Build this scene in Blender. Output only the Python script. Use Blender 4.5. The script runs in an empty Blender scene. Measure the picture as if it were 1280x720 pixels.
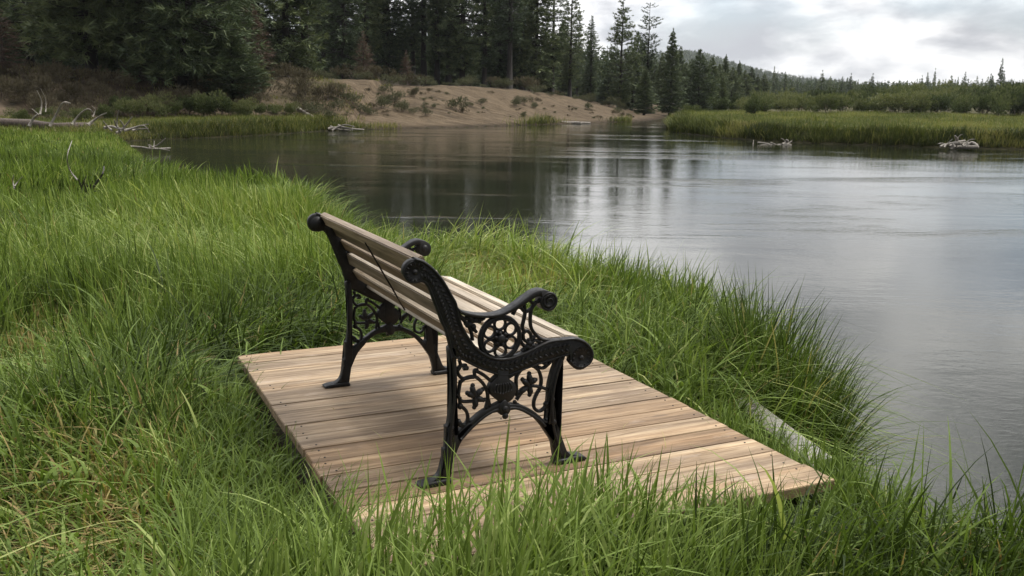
import bpy, bmesh, math, random
import numpy as np
from mathutils import Vector, Matrix, noise as mnoise

R = math.radians
rng = np.random.default_rng(11)
random.seed(5)
SC = bpy.context.scene
COL = SC.collection

# ------------------------------------------------------------------ camera
FPX, HCAM, PITCH, ROLL = 1200.0, 1.30, 0.20314, 0.01498
cp, sp, cr, sr = math.cos(PITCH), math.sin(PITCH), math.cos(ROLL), math.sin(ROLL)
Fw = np.array([0, cp, -sp]); U0 = np.array([0, sp, cp]); R0 = np.array([1.0, 0, 0])
Rv = cr*R0 + sr*U0; Uv = -sr*R0 + cr*U0
CAM = np.array([0, 0, HCAM])
cd = bpy.data.cameras.new('camera'); cam = bpy.data.objects.new('camera', cd); COL.objects.link(cam)
cd.sensor_width = 36; cd.lens = FPX/1280*36; cd.clip_start = 0.05; cd.clip_end = 9000
cam.matrix_world = Matrix(((Rv[0], Uv[0], -Fw[0], 0), (Rv[1], Uv[1], -Fw[1], 0), (Rv[2], Uv[2], -Fw[2], HCAM), (0, 0, 0, 1)))
SC.camera = cam

def ray(px, py):
    return Rv*(px-640)/FPX + Uv*(360-py)/FPX + Fw
def at(px, py, Y):
    d = ray(px, py); return CAM + d*(Y/d[1])
def on_z(px, py, z):
    d = ray(px, py); return CAM + d*((z-HCAM)/d[2])

# ------------------------------------------------------------------ helpers
def tag(o, label=None, cat=None, group=None, kind=None):
    if label: o['label'] = label
    if cat: o['category'] = cat
    if group: o['group'] = group
    if kind: o['kind'] = kind
    return o
def empty(name, loc=(0, 0, 0), rz=0.0):
    o = bpy.data.objects.new(name, None); COL.objects.link(o)
    o.location = loc; o.rotation_euler = (0, 0, rz); o.empty_display_size = 0.1
    return o
def link(name, me, mat=None, parent=None):
    o = bpy.data.objects.new(name, me); COL.objects.link(o)
    if mat and not me.materials: me.materials.append(mat)
    if parent: o.parent = parent
    return o
def mesh_np(name, V, F, smooth=False, attrs=None):
    """V (n,3) float, F (m,k) int -> mesh, fast path"""
    V = np.ascontiguousarray(V, dtype=np.float32); F = np.ascontiguousarray(F, dtype=np.int32)
    me = bpy.data.meshes.new(name); m, k = F.shape
    me.vertices.add(len(V)); me.vertices.foreach_set('co', V.ravel())
    me.loops.add(m*k); me.loops.foreach_set('vertex_index', F.ravel())
    me.polygons.add(m); me.polygons.foreach_set('loop_start', np.arange(0, m*k, k, dtype=np.int32))
    me.polygons.foreach_set('use_smooth', np.full(m, smooth, dtype=bool))
    if attrs:
        for an, av in attrs.items():
            a = me.attributes.new(an, 'FLOAT', 'POINT'); a.data.foreach_set('value', np.ascontiguousarray(av, dtype=np.float32))
    me.update(calc_edges=True)
    return me
def cat_meshes(parts):
    Vs, Fs, n = [], [], 0
    for V, F in parts:
        Vs.append(np.asarray(V, float)); Fs.append(np.asarray(F, int)+n); n += len(V)
    return np.concatenate(Vs), np.concatenate(Fs)
def catmull(P, sub=4, closed=False):
    P = [np.array(p, float) for p in P]; n = len(P); out = []
    rngi = range(n) if closed else range(n-1)
    for i in rngi:
        if closed: p0, p1, p2, p3 = P[i-1], P[i], P[(i+1) % n], P[(i+2) % n]
        else: p0, p1, p2, p3 = P[max(i-1, 0)], P[i], P[i+1], P[min(i+2, n-1)]
        for s in range(sub):
            t = s/sub
            out.append(0.5*((2*p1)+(-p0+p2)*t+(2*p0-5*p1+4*p2-p3)*t*t+(-p0+3*p1-3*p2+p3)*t**3))
    if not closed: out.append(P[-1])
    return np.array(out)
def tube(P, rad, sides=8, closed=False, squash=None, sq_axis=None):
    """swept tube through 3-D points; rad scalar or per point; returns quads V,F.
    squash: radius factor along sq_axis (a fixed world axis)"""
    P = np.asarray(P, float); n = len(P); rad = np.broadcast_to(np.asarray(rad, float), (n,))
    V = []; prev = None
    for i in range(n):
        if closed: t = P[(i+1) % n]-P[i-1]
        else: t = P[min(i+1, n-1)]-P[max(i-1, 0)]
        t = t/(np.linalg.norm(t)+1e-12)
        if sq_axis is not None:
            a = np.array(sq_axis, float); b = np.cross(t, a); b /= np.linalg.norm(b)+1e-12
        else:
            if prev is None:
                h = np.array([0, 0, 1.0]) if abs(t[2]) < .9 else np.array([1.0, 0, 0])
                a = np.cross(t, h)
            else: a = prev - t*(prev@t)
            a /= np.linalg.norm(a)+1e-12; b = np.cross(t, a); prev = a
        sqf = squash if squash is not None else 1.0
        for k in range(sides):
            th = 2*math.pi*k/sides
            V.append(P[i]+rad[i]*(a*math.cos(th)*sqf+b*math.sin(th)))
    F = []
    for i in range(n if closed else n-1):
        j = (i+1) % n
        for k in range(sides):
            l = (k+1) % sides
            F.append((i*sides+k, i*sides+l, j*sides+l, j*sides+k))
    if not closed:      # cap ends
        for base, c in ((0, P[0]), ((n-1)*sides, P[-1])):
            ci = len(V); V.append(c)
            for k in range(sides):
                l = (k+1) % sides
                F.append((base+k, ci, ci, base+l) if False else (base+k, base+l, ci, ci))
    return np.array(V), np.array(F)
def tri_fix(F):
    return F
def tubes_mesh(name, tubes_list, smooth=True):
    """list of (V,F) quads where caps carry a doubled index -> clean mesh"""
    V, F = cat_meshes(tubes_list)
    me = bpy.data.meshes.new(name)
    faces = [tuple(f) if f[2] != f[3] else tuple(f[:3]) for f in F.tolist()]
    me.from_pydata(V.tolist(), [], faces); me.update()
    me.polygons.foreach_set('use_smooth', [smooth]*len(me.polygons))
    return me
def lattice_noise(x, y, seed=0):
    xi = np.floor(x).astype(np.int64); yi = np.floor(y).astype(np.int64); fx = x-xi; fy = y-yi
    def hsh(a, b):
        h = (a*374761393 + b*668265263 + seed*974711) & 0xffffffff
        h = ((h ^ (h >> 13))*1274126177) & 0xffffffff
        return ((h ^ (h >> 16)) & 0xffff)/65535.0
    u = fx*fx*(3-2*fx); v = fy*fy*(3-2*fy)
    return (hsh(xi, yi)*(1-u)+hsh(xi+1, yi)*u)*(1-v)+(hsh(xi, yi+1)*(1-u)+hsh(xi+1, yi+1)*u)*v
def fbm(x, y, seed=0, oct=3):
    s = 0; a = .5; tot = 0
    for o in range(oct):
        s = s+a*lattice_noise(x*2**o, y*2**o, seed+o*17); tot += a; a *= .5
    return s/tot
def sstep(a, b, x):
    t = np.clip((x-a)/(b-a), 0, 1); return t*t*(3-2*t)

# ------------------------------------------------------------------ materials
def nt(name):
    m = bpy.data.materials.new(name); m.use_nodes = True
    n = m.node_tree.nodes; l = m.node_tree.links
    return m, n, l, n['Principled BSDF'], n['Material Output']
def ramp(n, stops):
    r = n.new('ShaderNodeValToRGB'); e = r.color_ramp.elements
    while len(e) < len(stops): e.new(0.5)
    for i, (p, c) in enumerate(stops): e[i].position = p; e[i].color = (*c, 1)
    return r
def noise_node(n, l, vec, scale, detail=4, rough=.55, dist=0):
    t = n.new('ShaderNodeTexNoise'); t.inputs['Scale'].default_value = scale; t.inputs['Detail'].default_value = detail
    t.inputs['Roughness'].default_value = rough; t.inputs['Distortion'].default_value = dist
    if vec is not None: l.new(vec, t.inputs['Vector'])
    return t
def mixc(n, l, fac, a, b, mode='MIX'):
    m = n.new('ShaderNodeMix'); m.data_type = 'RGBA'; m.blend_type = mode
    for s, v in ((0, fac), (6, a), (7, b)):
        if hasattr(v, 'links'): l.new(v, m.inputs[s])
        elif s == 0: m.inputs[0].default_value = v
        else: m.inputs[s].default_value = (*v, 1)
    return m.outputs[2]
def math_n(n, l, op, a, b=None, clamp=False):
    m = n.new('ShaderNodeMath'); m.operation = op; m.use_clamp = clamp
    for s, v in ((0, a), (1, b)):
        if v is None: continue
        if hasattr(v, 'links'): l.new(v, m.inputs[s])
        else: m.inputs[s].default_value = v
    return m.outputs[0]
def mapping(n, l, vec, scale=(1, 1, 1), loc=None):
    m = n.new('ShaderNodeMapping'); m.inputs['Scale'].default_value = scale
    l.new(vec, m.inputs['Vector'])
    if loc is not None: l.new(loc, m.inputs['Location'])
    return m.outputs[0]
def bump(n, l, h, strength, dist, b):
    bp = n.new('ShaderNodeBump'); bp.inputs['Strength'].default_value = strength; bp.inputs['Distance'].default_value = dist
    l.new(h, bp.inputs['Height']); l.new(bp.outputs[0], b.inputs['Normal']); return bp

def leaf_mat(name, stops, rand_amt=.35, transl=.25, rough=.55, spec=.3, tint_attr='tint', objrand=True, tcol=1.3):
    m, n, l, b, o = nt(name)
    a = n.new('ShaderNodeAttribute'); a.attribute_name = tint_attr
    oi = n.new('ShaderNodeObjectInfo')
    f = a.outputs['Fac']
    if objrand:
        q = math_n(n, l, 'MULTIPLY_ADD', oi.outputs['Random'], rand_amt)
        q.node.inputs[2].default_value = -rand_amt/2
        f = math_n(n, l, 'ADD', f, q, True)
    r = ramp(n, stops); l.new(f, r.inputs[0])
    l.new(r.outputs[0], b.inputs['Base Color']); b.inputs['Roughness'].default_value = rough
    b.inputs['Specular IOR Level'].default_value = spec
    if transl:
        tr = n.new('ShaderNodeBsdfTranslucent'); mx = n.new('ShaderNodeMixShader'); mx.inputs[0].default_value = transl
        c = mixc(n, l, 1.0, r.outputs[0], (tcol, tcol*1.05, tcol*.6), 'MULTIPLY'); l.new(c, tr.inputs[0])
        l.new(b.outputs[0], mx.inputs[1]); l.new(tr.outputs[0], mx.inputs[2]); l.new(mx.outputs[0], o.inputs[0])
    return m

GRASS = leaf_mat('grass_blades', [(0, (.024, .038, .009)), (.3, (.080, .122, .022)), (.6, (.165, .228, .050)), (.82, (.31, .36, .12)), (.93, (.36, .28, .12)), (1, (.24, .165, .075))], objrand=False, transl=.28, rough=.5, spec=.1)
MEADOW = leaf_mat('meadow_blades', [(0, (.035, .045, .012)), (.35, (.085, .105, .024)), (.65, (.17, .185, .045)), (.88, (.24, .22, .08)), (1, (.26, .19, .11))], objrand=False, transl=.25, rough=.6, spec=.2)
NEEDLE = leaf_mat('pine_needles', [(0, (.032, .050, .028)), (.5, (.082, .112, .056)), (1, (.17, .20, .09))], rand_amt=.5, transl=.08, rough=.6, spec=.2)
DEADN = leaf_mat('dead_needles', [(0, (.07, .045, .035)), (1, (.16, .11, .085))], transl=.08, rough=.7, spec=.1)
WILLOW = leaf_mat('willow_leaves', [(0, (.026, .038, .014)), (.5, (.078, .102, .036)), (1, (.18, .19, .085))], rand_amt=.8, transl=.2, rough=.6, spec=.2)
SAGE = leaf_mat('sage_leaves', [(0, (.045, .052, .026)), (1, (.16, .165, .10))], rand_amt=.5, transl=.1, rough=.7, spec=.1)
BRUSH = leaf_mat('dry_brush', [(0, (.045, .038, .024)), (1, (.14, .12, .078))], rand_amt=.5, transl=.1, rough=.8, spec=.1)

def bark_mat(name, c1, c2, sc=6):
    m, n, l, b, o = nt(name); tc = n.new('ShaderNodeTexCoord')
    v = mapping(n, l, tc.outputs['Object'], (sc, sc, sc*.25))
    t = noise_node(n, l, v, 3, 6, .6); r = ramp(n, [(.3, c1), (.7, c2)]); l.new(t.outputs[0], r.inputs[0])
    l.new(r.outputs[0], b.inputs['Base Color']); b.inputs['Roughness'].default_value = .85
    bump(n, l, t.outputs[0], .6, .03, b); return m
BARK = bark_mat('pine_bark', (.009, .007, .006), (.030, .023, .019))
DRIFT = bark_mat('driftwood', (.09, .075, .06), (.36, .33, .285), 14)
DARKLOG = bark_mat('old_log', (.03, .022, .017), (.12, .09, .07), 8)
CHAR = bark_mat('charred_stub', (.012, .010, .010), (.05, .04, .035), 20)

def wood_mat(name, stops, objaxis='X', knots=True, nailrow=None, rough=.7, stain=(.13, .09, .06)):
    m, n, l, b, o = nt(name); tc = n.new('ShaderNodeTexCoord'); oi = n.new('ShaderNodeObjectInfo')
    off = n.new('ShaderNodeVectorMath'); off.operation = 'SCALE'; off.inputs[0].default_value = (37, 21, 13)
    l.new(oi.outputs['Random'], off.inputs['Scale'])
    add = n.new('ShaderNodeVectorMath'); l.new(tc.outputs['Object'], add.inputs[0]); l.new(off.outputs[0], add.inputs[1])
    P = add.outputs[0]
    s = (1.3, 26, 26) if objaxis == 'X' else (26, 1.3, 26)
    g1 = noise_node(n, l, mapping(n, l, P, s), 1.6, 7, .62, .9)
    g2 = noise_node(n, l, mapping(n, l, P, tuple(k*3.2 for k in s)), 2.0, 4, .7)
    big = noise_node(n, l, mapping(n, l, P, tuple(k*(.9 if k > 5 else 1.4)*.25 for k in s)), 1.8, 3, .5)
    f = math_n(n, l, 'MULTIPLY_ADD', g1.outputs[0], .75); l.new(math_n(n, l, 'MULTIPLY', g2.outputs[0], .25), f.node.inputs[2]); f = math_n(n, l, 'MULTIPLY_ADD', math_n(n, l, 'SUBTRACT', f, .5), 1.35); f.node.inputs[2].default_value = .5
    r = ramp(n, stops); l.new(f, r.inputs[0])
    c = r.outputs[0]
    rb = ramp(n, [(.35, (.62, .60, .60)), (.5, (.95, .95, .95)), (.68, (1.18, 1.12, 1.05))]); l.new(big.outputs[0], rb.inputs[0])
    c = mixc(n, l, .9, c, rb.outputs[0], 'MULTIPLY')
    ro = ramp(n, [(0, (.72, .64, .57)), (.3, (.98, .90, .82)), (.6, (1.02, 1.02, 1.02)), (.8, (.88, .88, .90)), (1, (1.22, 1.20, 1.16))]); l.new(oi.outputs['Random'], ro.inputs[0])
    c = mixc(n, l, 1.0, c, ro.outputs[0], 'MULTIPLY')
    if knots:
        vm = mapping(n, l, P, (2.2, 9, 1) if objaxis == 'X' else (9, 2.2, 1))
        vo = n.new('ShaderNodeTexVoronoi'); vo.inputs['Scale'].default_value = 1.0; vo.inputs['Randomness'].default_value = 1.0
        l.new(vm, vo.inputs['Vector'])
        k = ramp(n, [(.0, (1, 1, 1)), (.07, (.85, .85, .85)), (.13, (0, 0, 0))]); l.new(vo.outputs['Distance'], k.inputs[0])
        sel = math_n(n, l, 'GREATER_THAN', noise_node(n, l, vm, .8, 0).outputs[0], .50)
        kf = math_n(n, l, 'MULTIPLY', k.outputs[0], sel)
        c = mixc(n, l, math_n(n, l, 'MULTIPLY', kf, .75), c, stain)
        # blotchy water stains
        st = noise_node(n, l, mapping(n, l, P, (2.0, 5, 5) if objaxis == 'X' else (5, 2, 5)), 1.3, 5, .65, .5)
        rs = ramp(n, [(.52, (0, 0, 0)), (.72, (1, 1, 1))]); l.new(st.outputs[0], rs.inputs[0])
        c = mixc(n, l, math_n(n, l, 'MULTIPLY', rs.outputs[0], .75), c, tuple(k*1.25 for k in stain))
        # rubbed pale patches
        st2 = noise_node(n, l, mapping(n, l, P, (1.6, 7, 5) if objaxis == 'X' else (7, 1.6, 5)), 1.7, 5, .7)
        rs2 = ramp(n, [(.58, (0, 0, 0)), (.74, (1, 1, 1))]); l.new(st2.outputs[0], rs2.inputs[0])
        c = mixc(n, l, math_n(n, l, 'MULTIPLY', rs2.outputs[0], .65), c, (.44, .36, .29))
    l.new(c, b.inputs['Base Color']); b.inputs['Roughness'].default_value = rough
    b.inputs['Specular IOR Level'].default_value = .25
    bump(n, l, f, .35, .004, b)
    return m
DECKW = wood_mat('deck_lumber', [(.28, (.085, .055, .032)), (.42, (.215, .152, .092)), (.56, (.33, .245, .157)), (.74, (.46, .37, .255))])
SLATW = wood_mat('bench_slat_wood', [(.28, (.16, .135, .10)), (.5, (.37, .32, .25)), (.75, (.58, .53, .45))], objaxis='Y', knots=False, rough=.6)
SLAT_SHADE = wood_mat('bench_slat_shade_side', [(.28, (.06, .045, .03)), (.5, (.15, .115, .078)), (.75, (.25, .20, .145))], objaxis='Y', knots=False, rough=.65)  # slat wood with the shade of the rear side put into its colour
PLANKW = wood_mat('bleached_plank', [(.25, (.22, .21, .185)), (.5, (.36, .345, .315)), (.8, (.48, .46, .43))], rough=.8, stain=(.2, .17, .13))

def iron_mat():
    m, n, l, b, o = nt('black_cast_iron'); tc = n.new('ShaderNodeTexCoord')
    t = noise_node(n, l, tc.outputs['Object'], 60, 5, .6); t2 = noise_node(n, l, tc.outputs['Object'], 9, 4, .6)
    r = ramp(n, [(.35, (.006, .006, .0065)), (.62, (.012, .011, .011)), (.8, (.045, .034, .026))]); l.new(t2.outputs[0], r.inputs[0])
    l.new(r.outputs[0], b.inputs['Base Color'])
    rr = ramp(n, [(.3, (.40,)*3), (.7, (.72,)*3)]); l.new(t.outputs[0], rr.inputs[0]); l.new(rr.outputs[0], b.inputs['Roughness'])
    b.inputs['Specular IOR Level'].default_value = .35
    bump(n, l, t.outputs[0], .25, .0015, b); return m
IRON = iron_mat()

# ------------------------------------------------------------------ terrain
WATER = -0.8
river = [(-14.8, 36.4), (-14.0, 34), (-11.4, 29.5), (-8.7, 22.5), (-6.1, 17.5), (-4.4, 15.4), (-3.1, 15.0), (-2.15, 13.0), (-1.75, 10.9), (-1.35, 9.5), (-.7, 9.1), (-.2, 9.3), (.45, 8.6),
         (1.1, 7.3), (1.55, 6.75), (1.85, 6.6), (1.8, 5.8), (1.72, 5.0), (1.5, 4.3), (1.5, 3.85), (1.78, 3.4), (2.5, 2.5), (5, -3), (10, -40),
         (200, -80), (200, 20), (80, 33), (35, 38), (26, 39.3), (21.1, 40.2), (18.5, 40.6), (15.7, 41.7), (13.6, 42.6), (11.45, 43.8), (9.97, 47.1), (8.5, 52.9), (9.3, 60), (13, 75), (19, 92), (30, 112), (50, 135),
         (48, 140), (27, 118), (15.5, 95), (11.3, 77), (9.2, 72), (8.5, 70.6), (4.4, 64.5), (-.15, 59), (-3, 55), (-6.1, 51.8), (-8.5, 48.8), (-9.5, 47.5), (-10.6, 43.8), (-11.6, 41.5), (-13.6, 38.6)]
toe = [(-90, 24), (-40, 34), (-24, 38.5), (-17, 43), (-12.2, 47.2), (-9.6, 49.6), (-6.2, 52.3), (-.2, 59.2), (8.4, 70.9), (11.5, 79), (16, 95), (30, 122), (55, 150)]
def seg_dist(x, y, poly, closed):
    n = len(poly); best = np.full(x.shape, 1e18); side = np.zeros(x.shape)
    for i in range(n if closed else n-1):
        ax, ay = poly[i]; bx, by = poly[(i+1) % n]; dx, dy = bx-ax, by-ay; L2 = dx*dx+dy*dy
        t = np.clip(((x-ax)*dx+(y-ay)*dy)/L2, 0, 1); d2 = (x-ax-t*dx)**2+(y-ay-t*dy)**2
        cr_ = dx*(y-ay)-dy*(x-ax)
        m = d2 < best; best = np.where(m, d2, best); side = np.where(m, np.sign(cr_), side)
    return np.sqrt(best), side
def inside(x, y, poly):
    c = np.zeros(x.shape, bool); n = len(poly)
    for i in range(n):
        ax, ay = poly[i]; bx, by = poly[(i+1) % n]
        if ay == by: continue
        c ^= ((ay > y) != (by > y)) & (x < (bx-ax)*(y-ay)/(by-ay)+ax)
    return c
def shore(x, y):      # >0 on land
    d, _ = seg_dist(x, y, river, True); return np.where(inside(x, y, river), -d, d)
def toe_d(x, y):      # >0 up the bluff
    d, s = seg_dist(x, y, toe, False); return d*np.where(s >= 0, 1, -1)
def bluff_h(x): return np.interp(x, [-60, -25, -16, -9, -4, 0, 4, 8, 11, 16, 40], [2.6, 2.3, 2.1, 2.1, 2.2, 2.0, 1.6, .95, .5, .2, 0])
def ground(x, y, full=False):
    x = np.asarray(x, float); y = np.asarray(y, float)
    d = shore(x, y); far = y > 25
    near_l = -0.22+.10*np.exp(-((x-.1)**2+(y-3.6)**2)/5.0)+0.12*(fbm(x*.55, y*.55, 3)-.5)-.004*np.clip(y-5, 0, 40)
    far_l = -0.28+0.15*(fbm(x*.2, y*.2, 9)-.5)
    land = np.where(y < 30, near_l, far_l)
    shelf = (x > -8.6)&(y > 40)&(toe_d(x, y) > -2.2)&(x < 14); land = np.where(shelf, WATER+.16, land)
    lz = WATER-.02+(land-WATER)*sstep(-.05, np.where(far, .8, .75), d+.10*(fbm(x*1.7, y*1.7, 21)-.5))
    bz = np.where(d > -.05, lz, WATER-.05-.9*sstep(0, 2.5, -d))
    t = toe_d(x, y)
    w = 7.5+1.5*(fbm(x*.15, y*.15, 31)-.5)
    hb = bluff_h(x)*(.55*np.clip(t/w, 0, 1)+.45*sstep(0, 1, t/w))
    rough = .16*(fbm(x*.5, y*.5, 5)-.5)*sstep(0, 2, t)+.06*(fbm(x*2, y*2, 6)-.5)*sstep(0, 1, t)
    rough = rough-.16*sstep(.5, .8, fbm(x*1.3+.5*y, y*.12, 81, 4))*sstep(.3, 2, t)*sstep(9, 6, t)-.10*np.abs(fbm(x*3.1+.8*y, y*.5, 82, 2)-.5)*sstep(.2, 1, t)
    up = (t > 0) & (d > 0)
    z = bz+np.where(up, hb+rough+.006*np.clip(t-w, 0, 400), 0)*np.where(d > 0, 1, 0)
    # far wooded hill
    z = z+37*np.exp(-(((x-208)/np.where(x > 212, 74, 120))**2+((y-1250)/230)**2))
    # level under the deck
    return (z, d, t) if full else z
def gz(x, y): return float(ground(np.array([x]), np.array([y]))[0])
def ground_hit(px, py):
    d = ray(px, py); ts = np.concatenate([np.arange(1, 20, .1), np.arange(20, 150, .25)])
    X = CAM[0]+d[0]*ts/d[1]; Y = ts; Z = HCAM+d[2]*ts/d[1]
    g = ground(X, Y); k = np.argmax(Z < g)
    if Z[k] >= g[k]: k = len(ts)-1
    return float(X[k]), float(Y[k]), float(g[k])
def sinh_axis(c, a, ext_lo, ext_hi, n):
    u = np.linspace(np.arcsinh((ext_lo-c)/a), np.arcsinh((ext_hi-c)/a), n); return c+a*np.sinh(u)
gx = sinh_axis(0, 9, -1800, 1800, 620); gy = sinh_axis(6, 14, -120, 3200, 620)
GX, GY = np.meshgrid(gx, gy)
GZ, GD, GT = ground(GX, GY, True)
deckmask = (lambda X, Y: (X, Y))
nx, ny = len(gx), len(gy)
V = np.stack([GX, GY, GZ], -1).reshape(-1, 3)
i = np.arange(nx-1)[None, :]+nx*np.arange(ny-1)[:, None]
F = np.stack([i, i+1, i+1+nx, i+nx], -1).reshape(-1, 4)
sandy = sstep(-1.2, -.2, GT)*sstep(15, 8, GT)*np.interp(GX, [-14.5, -11.5, -9, 12], [0, .3, 1, 1])*(GY > 40)*(GD > 0)
brushy = sstep(0, 1.5, GT)*(GY > 30)*(1-sandy)
forest = sstep(7, 11, GT)
me = mesh_np('ground', V, F, True, {'sand': sandy.ravel(), 'brush': brushy.ravel(), 'forest': forest.ravel()})
def ground_mat():
    m, n, l, b, o = nt('bank_soil'); g = n.new('ShaderNodeNewGeometry'); P = g.outputs['Position']
    def attr(a):
        q = n.new('ShaderNodeAttribute'); q.attribute_name = a; return q.outputs['Fac']
    fine = noise_node(n, l, P, 9, 6, .65); mid = noise_node(n, l, P, 1.1, 5, .6); big = noise_node(n, l, P, .18, 4, .6)
    soil = ramp(n, [(.3, (.030, .026, .013)), (.5, (.06, .058, .024)), (.7, (.13, .105, .06))]); l.new(fine.outputs[0], soil.inputs[0])
    sm = ramp(n, [(.3, (.050, .037, .024)), (.45, (.098, .073, .047)), (.58, (.128, .096, .063)), (.75, (.19, .145, .096))])
    sf = math_n(n, l, 'MULTIPLY_ADD', mid.outputs[0], .6); l.new(math_n(n, l, 'MULTIPLY', fine.outputs[0], .4), sf.node.inputs[2]); l.new(sf, sm.inputs[0])
    mp = n.new('ShaderNodeMapping'); mp.inputs['Rotation'].default_value = (0, 0, R(-52)); mp.inputs['Scale'].default_value = (.22, 2.3, .3); l.new(P, mp.inputs['Vector'])
    gul = noise_node(n, l, mp.outputs[0], 1.0, 5, .6, .4)
    gr = ramp(n, [(.38, (.62,)*3), (.5, (1,)*3), (.66, (1.15,)*3)]); l.new(gul.outputs[0], gr.inputs[0]); smc = mixc(n, l, .8, sm.outputs[0], gr.outputs[0], 'MULTIPLY')
    br = ramp(n, [(.35, (.04, .034, .020)), (.5, (.085, .066, .044)), (.68, (.145, .11, .076))]); l.new(mid.outputs[0], br.inputs[0])
    c = mixc(n, l, attr('brush'), soil.outputs[0], br.outputs[0])
    sfac = math_n(n, l, 'ADD', attr('sand'), math_n(n, l, 'MULTIPLY', math_n(n, l, 'SUBTRACT', big.outputs[0], .5), .9)); 
    rs = ramp(n, [(.42, (0, 0, 0)), (.6, (1, 1, 1))]); l.new(sfac, rs.inputs[0])
    sfin = math_n(n, l, 'MULTIPLY', rs.outputs[0], math_n(n, l, 'GREATER_THAN', attr('sand'), .02))
    c = mixc(n, l, sfin, c, smc)
    c = mixc(n, l, math_n(n, l, 'MULTIPLY', attr('forest'), .85), c, (.035, .03, .022))
    sz = n.new('ShaderNodeSeparateXYZ'); l.new(P, sz.inputs[0])
    wz = math_n(n, l, 'ADD', sz.outputs['Z'], math_n(n, l, 'MULTIPLY', mid.outputs[0], -.14)); wr = n.new('ShaderNodeMapRange'); l.new(wz, wr.inputs[0])
    wr.inputs[1].default_value = WATER-.02; wr.inputs[2].default_value = WATER+.10; wr.inputs[3].default_value = .45; wr.inputs[4].default_value = 1.0
    wc = n.new('ShaderNodeCombineColor'); [l.new(wr.outputs[0], wc.inputs[q]) for q in range(3)]; c = mixc(n, l, 1.0, c, wc.outputs[0], 'MULTIPLY')
    l.new(c, b.inputs['Base Color']); b.inputs['Roughness'].default_value = .95; b.inputs['Specular IOR Level'].default_value = .1
    hh = math_n(n, l, 'MULTIPLY_ADD', math_n(n, l, 'MULTIPLY', gul.outputs[0], attr('sand')), 5.0); l.new(fine.outputs[0], hh.node.inputs[2])
    bump(n, l, hh, .8, .06, b); return m
tag(link('ground', me, ground_mat()), kind='structure')

# ------------------------------------------------------------------ river
wx = np.array([-70., 420.]); wy = np.array([-120., 260.])
wv = [(wx[0], wy[0], WATER), (wx[1], wy[0], WATER), (wx[1], wy[1], WATER), (wx[0], wy[1], WATER)]
wm = bpy.data.meshes.new('river_water'); wm.from_pydata(wv, [], [(0, 1, 2, 3)])
def water_mat():
    m, n, l, b, o = nt('river_water'); g = n.new('ShaderNodeNewGeometry'); P = g.outputs['Position']
    b.inputs['Base Color'].default_value = (.017, .019, .011, 1); b.inputs['Roughness'].default_value = .035; b.inputs['IOR'].default_value = 1.333
    rip = noise_node(n, l, mapping(n, l, P, (3.4, 5.5, 1)), 1.0, 3, .5, .3)
    rip2 = noise_node(n, l, mapping(n, l, P, (.9, 1.5, 1)), 1.0, 2, .5, .5)
    sw = noise_node(n, l, mapping(n, l, P, (.10, .42, 1)), 1.0, 4, .6, .6)   # drifting patches of riffle
    rs = ramp(n, [(.42, (.10,)*3), (.56, (.28,)*3), (.68, (1,)*3)]); l.new(sw.outputs[0], rs.inputs[0])
    fine = noise_node(n, l, mapping(n, l, P, (9, 15, 1)), 1.0, 3, .6, .4)
    ff = math_n(n, l, 'MULTIPLY_ADD', fine.outputs[0], .9); l.new(rip.outputs[0], ff.node.inputs[2])
    h = math_n(n, l, 'MULTIPLY', ff, rs.outputs[0])
    h2 = math_n(n, l, 'MULTIPLY_ADD', rip2.outputs[0], .20); l.new(h, h2.node.inputs[2])
    bump(n, l, h2, 1.0, .011, b)
    return m
tag(link('river_water', wm, water_mat()), kind='structure')

# ------------------------------------------------------------------ deck
TH = R(25.478); u = np.array([math.cos(TH), math.sin(TH)]); v = np.array([-math.sin(TH), math.cos(TH)])
U_L, U_R, V_F, NB, BW = 0.746, 2.355, 2.326, 17, 0.140
SEAMS = [2.326, 2.485, 2.63, 2.77, 2.91, 3.05, 3.185, 3.32, 3.465, 3.60, 3.87, 4.13, 4.40, 4.55, 4.706]
deck = empty('deck', (*(u*U_L+v*V_F), 0), TH)
tag(deck, 'low square viewing deck of weathered tan boards under the bench', 'deck')
def box_mesh(name, x0, x1, y0, y1, z0, z1, bev=.003, jig=0):
    bm = bmesh.new(); bmesh.ops.create_cube(bm, size=1)
    for w in bm.verts:
        w.co = ((x0+x1)/2+w.co.x*(x1-x0), (y0+y1)/2+w.co.y*(y1-y0), (z0+z1)/2+w.co.z*(z1-z0))
        if jig: w.co.x += random.uniform(-jig, jig)
    bmesh.ops.bevel(bm, geom=bm.edges[:], offset=bev, segments=2, affect='EDGES')
    me = bpy.data.meshes.new(name); bm.to_mesh(me); bm.free(); return me
Wd = U_R-U_L
for k, (va, vb) in enumerate(zip(SEAMS, SEAMS[1:])):
    hw = (vb-va)/2
    x0 = random.uniform(-.006, .004); x1 = Wd+random.uniform(-.005, .006)
    if k == 0: x0, x1 = -.0, Wd+.004
    o = link('deck_board', box_mesh('deck_board', x0, x1, -hw+.0016, hw-.0016, -.038, 0, .0022), DECKW, deck)
    o['hw'] = hw; o.location = (0, (va+vb)/2-V_F, random.uniform(-.0025, .001)); o.rotation_euler = (random.uniform(-.006, .006), 0, random.uniform(-.0015, .0015))
for xa in (.03, Wd/2-.02, Wd-.07):
    link('joist', box_mesh('joist', xa, xa+.04, .03, NB*BW-.03, -.20, -.041, .003), DARKLOG, deck)
bm = bmesh.new(); bmesh.ops.create_cone(bm, cap_ends=True, segments=8, radius1=.0042, radius2=.0036, depth=.0024)
nm = bpy.data.meshes.new('screw'); bm.to_mesh(nm); bm.free(); nm.materials.append(CHAR)
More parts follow.
